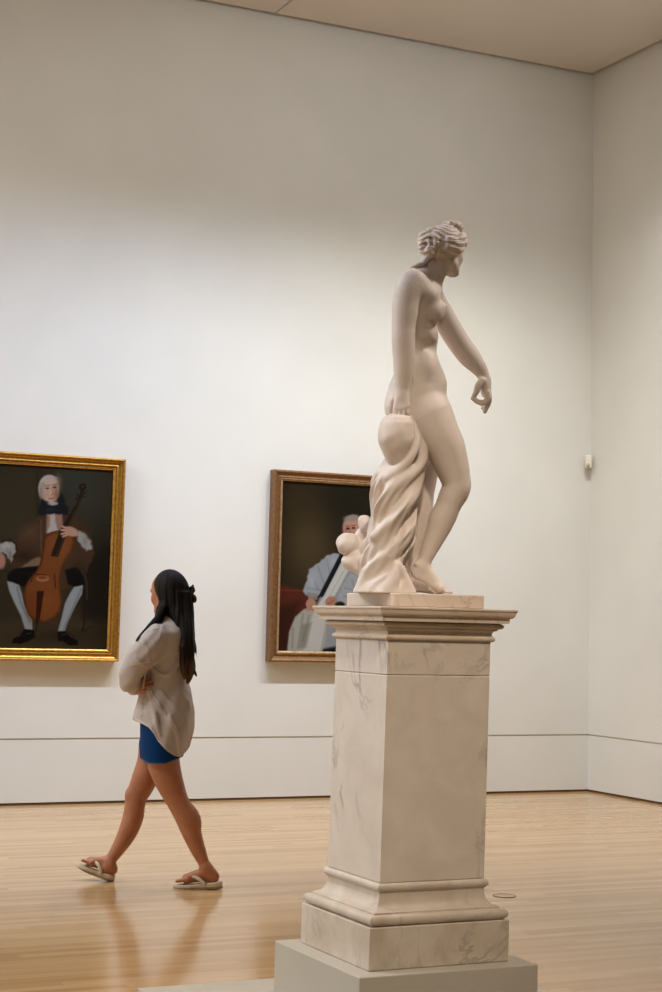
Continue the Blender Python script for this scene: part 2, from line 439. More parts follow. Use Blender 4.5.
bm = bmesh.new(); box(bm, (2.170, PY-.7357, .0), (3.583, 6.0906, .06), .003)
o = bm_obj('display_platform', bm, WBASE, origin=(PX, PY, 0)); o['label'] = 'low wide white platform lying on the wood floor under the white block'; o['category'] = 'platform'
bm = bmesh.new(); box(bm, (PX-.3375, PY-.3375, .0605), (PX+.3375, PY+.3375, ZB), .004)
o = bm_obj('display_block', bm, WBASE, origin=(PX, PY, .06)); o['label'] = 'plain white painted block carrying the marble pedestal'; o['category'] = 'block'

ped = empty('pedestal', (PX, PY, ZB), 'tall square veined marble pedestal with moulded cornice and stepped base under the statue', 'pedestal')
S = .2010
bm = bmesh.new(); square_loft(bm, PX, PY, [(S+.0625, ZB+.0005), (S+.0652, ZB+.004), (S+.0652, .4165), (S+.0625, .4185)])
bm_obj('die', bm, MARB2, ped)
pr = [(S+.052, .4205)]+arc((S+.048, .4385), (.0145, .0165), -80, 90, 9)+[(S+.040, .4555), (S+.040, .461), (S+.034, .463)]
pr += arc((S+.031, .512), (.030, .046), 268, 182, 9)+[(S+.001, .5195), (S+.003, .522)]+arc((S+.0005, .5365), (.0115, .0135), -70, 90, 8)+[(S-.004, .5505)]
bm = bmesh.new(); square_loft(bm, PX, PY, pr); bm_obj('base_moulding', bm, MARB2, ped)
bm = bmesh.new(); square_loft(bm, PX, PY, [(S-.002, .5512), (S, .5535), (S, 1.2365), (S-.0025, 1.2395)])
bm_obj('shaft', bm, MARB, ped)
bm = bmesh.new(); square_loft(bm, PX, PY, [(S-.0025, 1.2405), (S, 1.243), (S, 1.356)])
bm_obj('frieze', bm, MARB, ped)
pr = [(S-.001, 1.3562), (S+.003, 1.357)]+arc((S+.004, 1.3665), (.0085, .0088), -75, 80, 8)+[(S+.003, 1.3765), (S+.003, 1.383)]
pr += arc((S+.014, 1.384), (.011, .0105), 180, 90, 6)[1:]+[(S+.017, 1.396), (S+.017, 1.4005)]+arc((S+.021, 1.4105), (.0125, .0095), -75, 85, 8)+[(S+.024, 1.421)]
pr += [(S+.047, 1.4215), (S+.047, 1.4375)]+arc((S+.0475, 1.4545), (.015, .0165), -88, -10, 5)+[(S+.064, 1.4585), (S+.068, 1.4635), (S+.068, 1.4685), (S+.066, 1.470)]
bm = bmesh.new(); square_loft(bm, PX, PY, pr); bm_obj('cornice', bm, MARB3, ped)
ZP = 1.4703
print('ped top px', proj(np.array([PX, PY, ZP])), 'tip', proj(np.array([PX+S+.0745, PY-S-.0745, 1.466])), proj(np.array([PX-S-.0745, PY+S+.0745, 1.466])))

# ------------------------------------------------------------------ framed paintings on the back wall
def srgb_layer(img, col, mask, alpha=1.):
    a = (mask*alpha)[:, None]; img[:] = img*(1-a)+np.array(col, float)[None]*a
class Painter:
    def __init__(s, x, y, base): s.x, s.y = x, y; s.img = np.zeros((len(x), 3))+np.array(base, float)
    def poly(s, pts, col, soft=1., alpha=1., jitter=0.):
        P = np.array(pts, float); x, y = s.x, s.y
        if jitter: x = x+jitter*np.sin(y*.9+x*.3); y = y+jitter*np.sin(x*.8-y*.4)
        d = np.full(len(x), 1e9); ins = np.zeros(len(x), bool)
        for i in range(len(P)):
            a, b = P[i], P[(i+1) % len(P)]; e = b-a; wx, wy = x-a[0], y-a[1]
            t = np.clip((wx*e[0]+wy*e[1])/(e@e+1e-9), 0, 1)
            d = np.minimum(d, (wx-t*e[0])**2+(wy-t*e[1])**2)
            c = ((a[1] > y) != (b[1] > y)) & (x < (b[0]-a[0])*(y-a[1])/(b[1]-a[1]+1e-12)+a[0]); ins ^= c
        d = np.sqrt(d)*np.where(ins, -1, 1); srgb_layer(s.img, col, np.clip(.5-d/soft, 0, 1), alpha)
    def ell(s, c, r, col, soft=.6, alpha=1., rot=0.):
        dx, dy = s.x-c[0], s.y-c[1]; ca, sa = math.cos(rot), math.sin(rot)
        u, v = dx*ca+dy*sa, -dx*sa+dy*ca; q = np.sqrt((u/r[0])**2+(v/r[1])**2)
        d = (q-1)*min(r); srgb_layer(s.img, col, np.clip(.5-d/soft, 0, 1), alpha)
    def glow(s, c, r, col, alpha=1.):
        q = ((s.x-c[0])/r[0])**2+((s.y-c[1])/r[1])**2; srgb_layer(s.img, col, np.exp(-q), alpha)
    def line(s, pts, w, col, alpha=1.):
        P = np.array(pts, float)
        d = np.full(len(s.x), 1e9)
        for a, b in zip(P, P[1:]):
            e = b-a; wx, wy = s.x-a[0], s.y-a[1]; t = np.clip((wx*e[0]+wy*e[1])/(e@e+1e-9), 0, 1)
            d = np.minimum(d, (wx-t*e[0])**2+(wy-t*e[1])**2)
        srgb_layer(s.img, col, np.clip(.5-(np.sqrt(d)-w/2)/.7, 0, 1), alpha)
    def grain(s, amp=4.):
        n = RNG.randn(len(s.x)); s.img += n[:, None]*amp*.5
def canvas_mat(name):
    m = Mat(name, (255, 255, 255), .45); a = m.node('ShaderNodeVertexColor', layer_name='pigment'); m.link(a, 'Color', m.b, 'Base Color')
    mp = m.coords(); n = m.noise(mp, 260, 2, .5); m.bump(n, 'Fac', .12, .002); m.b.inputs['Specular IOR Level'].default_value = .08; return m.m
def gilt(name, col, dark, rough, metal):
    m = Mat(name, col, rough, Metallic=metal); mp = m.coords(); n = m.noise(mp, 40, 5, .6)
    r = m.ramp(n, 'Fac', [(.25, dark), (.55, col)]); m.link(r, 'Color', m.b, 'Base Color'); m.bump(m.noise(mp, 120, 3, .6), 'Fac', .25, .003); return m.m
def frame_loft(x0, x1, z0, z1, prof, parent, name, mat):
    """profile of (inset from the outer edge, distance from the wall)"""
    bm = bmesh.new(); rings = []
    for a, d in prof:
        rings.append([bm.verts.new((x, DY-d-(.022 if d > .01 else 0), z)) for x, z in ((x0+a, z0+a), (x1-a, z0+a), (x1-a, z1-a), (x0+a, z1-a))])
    for p, q in zip(rings, rings[1:]):
        for i in range(4): bm.faces.new((p[i], p[(i+1) % 4], q[(i+1) % 4], q[i]))
    return bm_obj(name, bm, mat, parent)
def picture(name, label, x0, x1, z0, z1, w, prof, slip, mats, res, paint):
    root = empty(name, ((x0+x1)/2, DY-.002, z0), label, 'painting')
    frame_loft(x0, x1, z0, z1, prof, root, 'frame', mats[0])
    frame_loft(x0, x1, z0, z1, slip, root, 'inner_edge', mats[1])
    a0, a1, b0, b1 = x0+w-.01, x1-w+.01, z0+w-.01, z1-w+.01; nx = int((a1-a0)/res); nz = int((b1-b0)/res)
    gx, gz = np.meshgrid(np.linspace(a0, a1, nx+1), np.linspace(b0, b1, nz+1)); V = np.stack([gx.ravel(), np.full(gx.size, DY-.052), gz.ravel()], 1)
    i = np.arange(nz)[:, None]*(nx+1)+np.arange(nx)[None]; Q = np.stack([i, i+1, i+nx+2, i+nx+1], -1).reshape(-1, 4)
    px, py = proj(V); img = paint(px, py)
    o = mesh_obj('canvas', V, Q, canvas_mat(name+'_paint'), root)
    at = o.data.color_attributes.new('pigment', 'FLOAT_COLOR', 'POINT')
    at.data.foreach_set('color', np.concatenate([lin(np.clip(img, 0, 255)), np.ones((len(img), 1))], 1).astype(np.float32).ravel())
    bm = bmesh.new(); box(bm, (x0+.03, DY-.048, z0+.03), (x1-.03, DY-.0005, z1-.03)); bm_obj('backing', bm, mats[2], root)
    return root

def paint_cellist(x, y):
    p = Painter(x, y, (57, 49, 35))
    p.glow((15, 520), (45, 60), (66, 58, 41), .8); p.glow((88, 500), (28, 50), (60, 62, 52), .75); p.glow((74, 478), (18, 20), (62, 66, 58), .6)
    p.poly([(-60, 622), (40, 620), (80, 616), (130, 612), (130, 700), (-60, 700)], (74, 60, 41), 14, .85)
    p.glow((104, 580), (16, 50), (30, 24, 18), .9); p.glow((115, 640), (20, 22), (40, 32, 22), .6); p.poly([(80, 560), (118, 545), (118, 622), (84, 618)], (31, 26, 20), 12, .8)
    p.poly([(36, 470), (39, 470), (39, 520), (36, 520)], (48, 40, 30), 3, .6)
    p.glow((60, 636), (40, 8), (46, 37, 26), .6)
    # coat
    coat = [(40, 514), (30, 524), (16, 538), (3, 548), (6, 562), (16, 570), (30, 562), (36, 556), (34, 572), (50, 590), (84, 588), (87, 570), (95, 554), (92, 540), (82, 522), (70, 511), (58, 508)]
    p.poly(coat, (77, 56, 39), 2, 1, .5); p.glow((30, 533), (10, 8), (99, 74, 53), .8); p.glow((82, 530), (7, 12), (70, 49, 33), .8); p.glow((24, 556), (12, 6), (49, 36, 25), .8); p.glow((80, 580), (9, 16), (48, 34, 25), .9)
    p.line([(41, 520), (41, 548), (43, 560)], 1.2, (130, 100, 78), .6); p.line([(20, 541), (30, 532), (38, 526)], 1, (116, 90, 66), .4)
    # waistcoat and jabot
    p.poly([(47, 514), (62, 513), (63, 528), (57, 534), (46, 533)], (168, 128, 112), 2, .95); p.poly([(50, 513), (54.5, 513), (56, 524), (58, 530), (53, 533), (47, 533), (50, 524)], (192, 187, 182), 1.6, .95, .3)
    p.poly([(20, 568), (34, 558), (42, 557), (42, 564), (34, 567), (22, 570)], (148, 121, 98), 2, .8, .3)
    # sleeves' ends, hands
    p.poly([(-2, 545), (5, 541), (13, 542), (16, 548), (14, 555), (11, 562), (8, 557), (4, 553), (-2, 554)], (172, 170, 164), 1.8, .95, .7); p.glow((6, 546), (5, 3), (202, 200, 194), .7); p.line([(3, 541), (11, 540), (16, 544), (17, 550)], 2, (44, 38, 30), .8); p.glow((10, 555), (1.6, 5), (112, 108, 102), .7); p.line([(6, 546), (8, 553)], 1, (128, 124, 118), .6)
    p.ell((1, 561), (4.5, 8), (184, 134, 116), 2)
    # breeches
    p.poly([(8, 574), (14, 569), (26, 567), (40, 566), (36, 578), (24, 587), (12, 582), (7, 582)], (19, 17, 16), 1.5); p.poly([(65, 570), (76, 567), (84, 575), (85, 586), (75, 587), (68, 584)], (20, 18, 16), 1.5)
    p.line([(82, 572), (87, 582), (87, 600)], 1.2, (90, 86, 80), .5)
    # chair
    p.line([(84, 588), (84, 625), (82, 632)], 1.6, (34, 26, 19), .9); p.line([(84, 631), (92, 626)], 1.3, (40, 30, 22), .8); p.line([(90, 592), (91, 618)], 1.3, (38, 30, 22), .7)
    # stockings and shoes
    p.poly([(7, 581), (13, 582.5), (19, 585), (22, 594), (24, 604), (28, 613), (32, 620), (32.5, 630), (25, 629), (21, 616), (14, 602), (9, 590)], (160, 166, 169), 1.4); p.line([(17, 587), (21, 603), (30, 622)], 2.5, (118, 124, 128), .6)
    p.poly([(74, 587), (83, 585), (82, 594), (77, 603), (73, 611), (67, 624), (65, 631), (58, 631), (61, 620), (65, 603), (70, 593)], (160, 166, 169), 1.4); p.line([(81, 589), (73, 608), (64, 629)], 2.2, (116, 122, 126), .55)
    p.poly([(24, 629), (34, 630), (35, 637), (29, 641), (20, 644), (12, 643), (13, 639), (20, 636)], (17, 14, 13), 1); p.poly([(57.5, 632), (65, 631), (70, 637), (78, 641), (78, 645), (69, 645.5), (63, 641), (58, 641)], (17, 14, 13), 1)
    p.line([(26, 634), (31, 633)], .9, (90, 84, 76), .7); p.line([(62, 635), (66, 634)], .9, (90, 84, 76), .7)
    # the instrument
    body = [(45, 536), (51, 532), (60, 530), (69, 531), (74, 534), (75.5, 541), (72, 550), (66, 559), (62.5, 567), (61, 573), (60, 580), (60.5, 592), (62, 602), (60, 612), (54, 619), (45, 623), (37, 622), (29, 616), (25, 606), (23, 596), (25, 586), (30, 578), (37, 570), (41, 562), (43, 550)]
    p.poly(body, (78, 40, 20), 1.4); p.poly([(a*.93+48*.07, b*.96+577*.04) for a, b in body], (128, 74, 38), 3.5); p.glow((60, 546), (8, 10), (146, 90, 50), .8); p.glow((48, 600), (10, 12), (140, 82, 40), .7); p.glow((32, 606), (6, 14), (116, 60, 30), .7)
    p.line([(45, 537), (43, 552), (40, 566)], 1.4, (70, 42, 26), .7)
    p.poly([(37, 591), (44, 591), (40, 618), (37.5, 625), (35.5, 624)], (58, 27, 14), .8); p.line([(37, 622), (36, 632)], 1, (40, 26, 16), .8)
    p.ell((42.5, 578.5), (6.5, 3.2), (176, 118, 82), 1); p.ell((42.5, 577.6), (4.5, 1.6), (128, 70, 38), .8)
    p.line([(54.5, 574), (55.5, 588)], 1.1, (52, 26, 14), .9); p.line([(33, 571), (31.5, 582)], 1.1, (60, 30, 16), .8)
    p.poly([(74.5, 506), (78, 507), (69, 528), (58, 557), (50.5, 556), (60, 530)], (45, 32, 22), .9); p.line([(76, 508), (60, 548), (56, 556)], .8, (104, 70, 42), .7)
    p.line([(75.5, 509), (80, 498), (82.5, 490)], 3, (48, 34, 24)); p.ell((82.5, 487), (3.6, 3.6), (38, 30, 23), .8); p.ell((82.8, 486.6), (1.4, 1.4), (66, 54, 40), .8)
    for a, b in ((76, 499), (85, 497), (86, 492), (77, 495)): p.line([(80.5, 496), (a, b)], 1.3, (40, 31, 24), .9)
    p.line([(-4, 570), (20, 573), (46, 575)], .8, (38, 26, 18), .9)
    # fingering hand
    p.poly([(78, 531), (84, 532), (91, 542), (92, 549), (87, 551), (81, 545), (77, 539)], (174, 171, 166), 2.2, .95, .5); p.glow((85, 541), (2.5, 5), (128, 124, 120), .6)
    p.ell((71, 531.5), (8, 4.6), (198, 152, 132), 1.4, 1, .35)
    for a, b, c, d in ((66, 528, 62.5, 526.5), (66, 530.5, 61.5, 530), (66, 533, 61.5, 534), (67, 535, 63, 536.5)): p.line([(a, b), (c, d)], 2., (205, 160, 140)); p.line([(a, b+1.4), (c, d+1.4)], .6, (110, 72, 54), .7)
    # head
    p.ell((48.8, 488), (10.4, 13.2), (196, 181, 168), 1.6); p.ell((43, 491), (4.5, 9), (172, 154, 140), 2, .8); p.glow((58, 482), (3.5, 7), (150, 132, 118), .7); p.line([(41, 482), (45, 477), (51, 475.6), (57, 478)], 1.4, (214, 200, 188), .6); p.line([(40.5, 489), (41.5, 497)], 1.4, (140, 122, 108), .6)
    p.ell((51.3, 491), (7.3, 11.8), (208, 172, 152), 1.3); p.glow((56.5, 494), (3.0, 9), (142, 102, 82), .8); p.ell((50.5, 481), (6.5, 3), (205, 186, 172), 2, .7)
    for a, b in ((47.4, 488.3), (54.6, 487.3)): p.ell((a, b), (1.9, .9), (70, 50, 42), .6, .9); p.line([(a-2.3, b-2.4), (a+2.2, b-2.8)], .9, (120, 92, 76), .8)
    p.line([(51.8, 488), (52.6, 494), (51.2, 495.4)], 1, (150, 108, 88), .8); p.glow((51, 492), (1, 3), (226, 194, 176), .8); p.line([(49.3, 498.6), (53.7, 498.2)], 1.3, (158, 92, 82), .95); p.glow((47, 495), (2, 2.4), (214, 150, 132), .6)
    p.poly([(42, 498), (46, 503), (51, 506), (56, 504), (59, 497), (61.5, 493), (64, 497), (65, 504), (69, 509), (67.5, 515), (58, 514), (47, 514), (40, 516), (37.5, 511), (40, 505)], (31, 33, 37), 1.6, 1, .4)
    p.ell((53, 503.5), (5, 1.8), (190, 186, 182), 1, .9); p.glow((50, 510), (6, 2), (52, 55, 59), .7)
    p.grain(3); return p.img*.78-5
def paint_robed(x, y):
    p = Painter(x, y, (47, 38, 25))
    p.glow((310, 545), (24, 40), (80, 66, 43), .95); p.glow((350, 500), (28, 26), (33, 32, 23), .9); p.glow((300, 500), (14, 18), (58, 46, 28), .6); p.glow((390, 540), (26, 60), (36, 31, 23), .9)
    p.poly([(276, 582), (292, 588), (308, 589), (306, 612), (292, 632), (288, 660), (276, 660)], (88, 41, 29), 3); p.poly([(276, 606), (300, 602), (292, 630), (288, 660), (276, 660)], (52, 28, 19), 8, .8); p.line([(281, 590), (308, 591)], 1.5, (118, 62, 44), .7)
    p.poly([(375, 590), (400, 586), (400, 650), (372, 650)], (82, 38, 27), 3); p.poly([(326, 612), (345, 612), (400, 625), (400, 660), (318, 660)], (20, 21, 18), 2)
    # dark gown at the sides, white stole, full sleeves
    p.poly([(338, 554), (362, 550), (378, 560), (384, 600), (370, 640), (318, 650), (316, 606)], (150, 153, 158), 3)
    p.poly([(337, 553), (328, 555), (314, 566), (309, 570), (307, 580), (303, 590), (305, 595), (312, 597), (321, 595), (329, 588), (338, 574), (344, 558)], (157, 163, 171), 1.6, 1, .4)
    for a in ([(312, 575), (318, 590)], [(318, 567), (325, 586)], [(327, 560), (331, 578)], [(308, 588), (320, 590)]): p.line(a, 2.2, (126, 131, 138), .4)
    p.glow((312, 580), (4, 8), (190, 195, 200), .5); p.glow((334, 562), (5, 5), (176, 180, 186), .6); p.poly([(307, 592), (318, 594), (317, 600), (308, 599)], (146, 138, 132), 1.2, .9)
    p.poly([(341, 552), (346, 553), (323, 597), (318, 597)], (27, 30, 31), 1.2); p.poly([(346, 553), (354, 560), (338, 590), (326, 610), (316, 608), (325, 594)], (202, 201, 197), 1.2); p.line([(350, 560), (324, 606)], 1., (168, 168, 166), .6)
    p.poly([(350, 574), (368, 576), (380, 596), (368, 612), (346, 610), (338, 598), (342, 586)], (164, 168, 173), 2, 1, .5)
    for a in ([(345, 588), (360, 592)], [(344, 596), (362, 602)], [(352, 580), (356, 592)]): p.line(a, 2., (126, 130, 136), .4)
    p.poly([(304, 609), (314, 607), (327, 611), (326, 640), (322, 652), (287, 652), (289, 632), (295, 617)], (172, 169, 158), 1.8); p.poly([(314, 612), (328, 611), (320, 652), (303, 652), (308, 630)], (197, 194, 188), 1.3)
    for a in ([(303, 614), (298, 648)], [(309, 616), (303, 640)], [(293, 628), (292, 648)]): p.line(a, 2.4, (130, 127, 114), .45)
    p.poly([(302, 625), (312, 622), (306, 648), (299, 648)], (120, 117, 104), 3, .6)
    p.ell((311, 604), (5.2, 5.6), (184, 136, 116), 1.2)
    for k in range(4): p.line([(308+k*2.0, 605), (307+k*1.7, 611)], 1.5, (190, 142, 122)); p.line([(309+k*1.9, 605), (308.2+k*1.7, 610)], .5, (104, 66, 52), .8)
    p.ell((331, 601.5), (6, 5), (180, 128, 106), 1.4, 1, -.4); p.line([(328, 604), (334, 600)], .7, (112, 70, 54), .7); p.ell((340, 605), (5, 3.4), (38, 32, 26), 1.4)
    # head with a grey wig
    p.ell((353.6, 527), (11, 12.5), (158, 141, 132), 2); p.ell((352, 531), (8.6, 12.5), (196, 146, 126), 1.6); p.glow((346, 533), (3, 8), (164, 106, 90), .6); p.ell((352, 518.5), (8, 3), (152, 140, 131), 2, .9)
    for a, b in ((348, 528.6), (353.5, 528)): p.ell((a, b), (1.9, 1.1), (60, 38, 34), .7, .95); p.line([(a-2, b-2.6), (a+2, b-2.6)], .9, (108, 80, 70), .8)
    p.line([(350.3, 530), (349.8, 535), (351.4, 535.8)], .9, (150, 96, 80), .8); p.line([(348.6, 539), (353, 539)], 1.2, (150, 80, 74), .9)
    p.poly([(346, 544), (358, 544), (356, 556), (348, 556)], (196, 192, 186), 1.5, .9)
    p.grain(3); return p.img*.86-3

GOLD = gilt('gilt_frame', (180, 134, 56), (134, 94, 34), .36, .7); GOLD2 = gilt('gilt_inner', (196, 150, 74), (150, 104, 42), .3, .8)
BRWN = gilt('brown_gilt_frame', (134, 96, 58), (100, 66, 38), .42, .35); BRW2 = gilt('beaded_inner', (178, 146, 104), (110, 80, 52), .45, .3)
BACK = plaster('raw_board', (120, 96, 70), .8)
a = on_wall(125.8, 459.6, DY-.075); b = on_wall(117.6, 661.6, DY-.075)
x1, z1, z0 = (a[0]+b[0])/2, a[2], b[2]; W1 = .088
pf = [(0, .004), (.0, .068), (.004, .075), (.010, .077), (.016, .072), (.024, .056), (.034, .050), (.046, .053), (.050, .058), (.056, .060), (.060, .055), (.066, .046)]
sl = [(.066, .046), (.070, .050), (.076, .051), (.080, .046), (W1, .040), (W1, .028)]
picture('framed_painting', 'gilt framed painting of a seated musician with a cello, on the white wall', x1-1.46, x1, z0, z1, W1, pf, sl, (GOLD, GOLD2, BACK), .0052, paint_cellist)
a = on_wall(272.2, 469.6, DY-.03); b = on_wall(266.2, 661.5, DY-.03)
x0, z1, z0 = (a[0]+b[0])/2, a[2], b[2]; W2 = .086
pf = [(0, .004), (.0, .058), (.006, .066), (.014, .068), (.022, .062), (.032, .052), (.044, .047), (.054, .050), (.058, .056), (.062, .050)]
sl = [(.062, .050), (.066, .054), (.072, .054), (.076, .046), (W2, .040), (W2, .028)]
pic2 = picture('framed_painting', 'brown framed painting of a white sleeved robed sitter, half hidden behind the statue', x0, x0+1.16, z0, z1, W2, pf, sl, (BRWN, BRW2, BACK), .0052, paint_robed)
print('painting2 right px', proj(np.array([x0+1.16, DY-.07, 1.4])))

# ------------------------------------------------------------------ small fittings
WPL = Mat('white_plastic', (232, 226, 214), .5).m; LENS = Mat('grey_lens', (176, 166, 150), .4).m; DMET = Mat('bronze_ring', (92, 70, 48), .4, Metallic=.7).m
c = on_wall(589.6, 462, DY-.06); ms = empty('motion_sensor', (DX-.055, DY-.055, float(c[2])), 'small white motion sensor fixed high in the corner of the two walls', 'sensor')
q = Vector((-.7071, -.7071, 0)); P0 = Vector((DX-.055, DY-.055, float(c[2])))
bm = bmesh.new(); box(bm, (-.028, -.02, -.055), (.028, .02, .06), .010)
bmesh.ops.transform(bm, matrix=Matrix.Translation(P0) @ Matrix.Rotation(-math.pi/4, 4, 'Z'), verts=bm.verts); bm_obj('housing', bm, WPL, ms)
bm = bmesh.new(); bmesh.ops.create_uvsphere(bm, u_segments=16, v_segments=10, radius=.019); bmesh.ops.translate(bm, verts=bm.verts, vec=P0+q*.016+Vector((0, 0, -.030))); bm_obj('lens', bm, LENS, ms, True)
bm = bmesh.new(); disc(bm, P0+Vector((0, 0, -.058)), (0, 0, -1), .024, .022, 16, .008); bm_obj('swivel', bm, LENS, ms)
bm = bmesh.new(); box(bm, (-.012, -.045, .01), (.012, .045, .03)); bmesh.ops.transform(bm, matrix=Matrix.Translation(P0-q*.03) @ Matrix.Rotation(-math.pi/4, 4, 'Z'), verts=bm.verts); bm_obj('bracket', bm, WPL, ms)

c = on_floor(504.5, 896); fo = empty('floor_outlet', (float(c[0]), float(c[1]), 0), 'thin dark round outlet cover ring set in the wood floor behind the pedestal', 'floor outlet')
bm = bmesh.new(); R = []
for r_, z_ in ((.0565, .0004), (.057, .003), (.0605, .003), (.061, .0004)): R.append([bm.verts.new((c[0]+r_*math.cos(k*math.pi/20), c[1]+r_*math.sin(k*math.pi/20), z_)) for k in range(40)])
for p, q_ in zip(R, R[1:]):
    for k in range(40): bm.faces.new((p[k], p[(k+1) % 40], q_[(k+1) % 40], q_[k]))
bm_obj('ring', bm, DMET, fo)
bm = bmesh.new(); disc(bm, (c[0], c[1], .0003), (0, 0, 1), .056, .0016, 40); bm_obj('cover', bm, FLOOR, fo)

# ------------------------------------------------------------------ the marble statue
def statue():
    fs = Figure_space(float(np.array([PX, PY, 0])@FH))
    root = empty('statue', (PX, PY, ZP), 'white marble statue of a nude standing woman on top of the tall pedestal', 'statue')
    # slab under the feet
    bm = bmesh.new(); a = fs.world(np.array([485., 598, -25]))
    hx = .1835; ox, oy = .0165*AR[0], .0165*AR[1]; zt = float(fs.world(np.array([430., 594.5, -10]))[2])
    box(bm, (PX-hx+ox, PY-hx+oy, ZP+.0005), (PX+hx+ox, PY+hx+oy, zt))
    es = [e for e in bm.edges if abs(e.verts[0].co.z-e.verts[1].co.z) > .02]
    bmesh.ops.bevel(bm, geom=es, offset=.018, segments=5, affect='EDGES', profile=.5)
    es = [e for e in bm.edges if abs(e.verts[0].co.z-e.verts[1].co.z) < .001]
    bmesh.ops.bevel(bm, geom=es, offset=.004, segments=2, affect='EDGES', profile=.5)
    bm_obj('plinth', bm, PLIN, root)

    on_slab = lambda X, Y, Z: Y-(594.9+.0247*(X-430)+.0205*(Z+10))
    s = Sculpt((382, 218, -60), (498, 600, 58), .75)
    # trunk
    s.loft([(283, 408, 437, -24, 26), (290, 404, 440.5, -31, 32), (299, 400, 441, -34, 34), (311, 399.5, 439, -33, 33), (325, 401, 436, -30, 30), (340, 403, 437.5, -27, 28), (354, 402.5, 436.8, -27, 27),
            (366, 398, 441, -30, 29), (380, 391, 444.2, -34, 33), (395, 386.5, 446.6, -37, 36), (408, 386, 451.5, -38, 37), (420, 389, 455, -38, 37), (434, 398, 456, -34, 33)], 5, 2.25)
    s.chain([(429, 273, 3, 10.), (420, 279, -16, 10.5), (412, 283.5, -30, 12)], 8); s.chain([(429, 276, 3, 9.5), (431, 286, 18, 9), (433, 295, 31, 9.5)], 8)
    s.cone((438, 291, -2), (430, 288, -20), 2.6, 3, 7)
    for dz, dx in ((-15, 0), (15, -1.5)):
        s.ell((431.8+dx, 310.5, dz*1.2), (13.2, 13.4, 13.5), None, 3); s.cone((433+dx, 311, dz*1.2), (440.8+dx, 308, dz*1.15), 11.4, 5.6, 4); s.cone((443+dx, 307, dz*1.15), (446+dx, 305.8, dz*1.15), 2.6, 1.3, 2)
    # belly, navel, groin, buttocks
    s.ell((428.5, 384, -3), (17, 17, 22), None, 7); s.ell((424.5, 371, -14), (15.5, 22, 18.5), None, 4); s.ell((428, 333, -8), (9, 11, 18), None, 6); s.cone((441, 349, -12), (414, 342, -38), 2, 2.4, 8, 'sub')
    s.cone((442, 378, -5), (450, 377, -6), 1.6, 1.6, 2.5, 'sub'); s.cone((443.5, 359, -4), (441, 345, -3), 1.4, 1.2, 5, 'sub')
    s.cone((458, 403, 3), (448, 392, 28), 1.2, 1.2, 5, 'sub'); s.cone((458, 404, -3), (440, 391, -36), 1.5, 1.2, 6, 'sub')
    s.ell((402, 407, -17), (17, 18, 18), None, 7); s.ell((402, 406, 17), (17, 18, 18), None, 7)
    # legs
    s.chain([(428, 416, -18, 25), (436, 432, -19, 22.8), (444, 446, -18, 20.6), (449, 459, -17, 18.6), (454, 473, -16, 16.0), (456.4, 486, -16, 13.4), (452.8, 496, -15, 12.8)], 5)
    s.ell((462.5, 485.5, -16), (7.5, 8.5, 8), None, 5); s.ell((463, 496, -16), (3.6, 4, 4.5), None, 4)
    s.chain([(455.4, 490, -15.5, 13.0), (450.4, 500, -15, 12.6), (445, 514, -14.5, 12.6), (439.6, 526, -14, 12), (434, 539, -14, 10), (428.8, 551, -14, 8.2), (424.6, 561, -14, 7.0), (422, 567, -14, 6.8)], 4)
    s.ell((439.5, 517, -14), (9, 13, 11), np.array([[.86, .5, 0], [-.5, .86, 0], [0, 0, 1]]), 5)
    s.chain([(421, 566, -14, 6.6), (415.5, 571.5, -14, 5.2), (417.5, 575, -14, 4.6)], 4); s.ell((416.5, 563.5, -20), (2.2, 2.4, 1.6), None, 3)
    s.chain([(423, 567, -14, 6.6), (430, 575.5, -15, 6.2), (437, 583.5, -16, 5), (442, 588, -17, 3.8)], 4); s.chain([(418, 573, -14, 4.6), (428, 581, -15, 4), (438, 588.5, -17, 3.8)], 5)
    s.cone((440, 588.5, -23), (440, 588.5, -12), 3.6, 3.8, 4)
    for i, dz in enumerate((-10.8, -14.2, -17.2, -20, -22.6)): s.chain([(440, 589, dz, 2.5), (446.5-.5*i, 590.4, dz, 2.0-.1*i), (451.2-1.2*i, 592.2, dz, 1.9-.12*i)], 1.5)
    s.chain([(425, 416, 17, 24), (427, 434, 17, 20), (427.5, 452, 17, 16), (426.2, 466, 17, 13.4)], 4); s.chain([(427, 458, 17, 14.6), (426.2, 466, 17, 13.4), (424.8, 480, 17, 12.0), (422.6, 491, 17, 12), (420.6, 506, 17, 12.4), (418.2, 522, 17, 11.4), (414.4, 540, 17, 9.6), (411.5, 556, 17, 7.6), (411, 570, 16, 7), (410.5, 584, 16, 6.5)], .6)
    
    s.chain([(409, 587, 16, 5.6), (418, 586, 15, 6.4), (428, 588.5, 15, 5), (436, 590.5, 15, 4)], 4); s.cone((434, 591, 10), (434, 591, 20), 3.2, 3, 3)
    for i, dz in enumerate((10, 12.8, 15.5, 18, 20.4)): s.cone((434, 591, dz), (444-1.3*i, 592.6, dz-1), 2.2, 1.7, 1.5)
    # arm hanging to the support
    s.chain([(412.5, 281, -31, 12.8), (409, 289, -33.5, 13.9), (406, 300, -35.5, 13.6), (404.8, 313, -37, 13.0), (403.6, 326, -38, 12.0), (403.3, 337, -39, 11.7), (403.6, 347, -39, 11.6), (404, 360, -39, 11), (403.6, 373, -39, 10.1), (403, 382, -39, 8.9), (402.6, 391, -39.5, 7.6), (402.4, 398, -40, 7.2)], 4)
    s.ell((425, 293, -21), (14, 9, 12), np.array([[.9, .43, 0], [-.43, .9, 0], [0, 0, 1]]), 7); s.ell((419, 288, -29), (9, 9, 9), None, 8)
    hand(s, (402.2, 388, -40.5), (-.02, 1, -.24), (.12, .24, 1), 41, ((4, 26, 20), (4, 28, 22), (4, 30, 22), (6, 32, 22)), .05, 1, (38, 18))
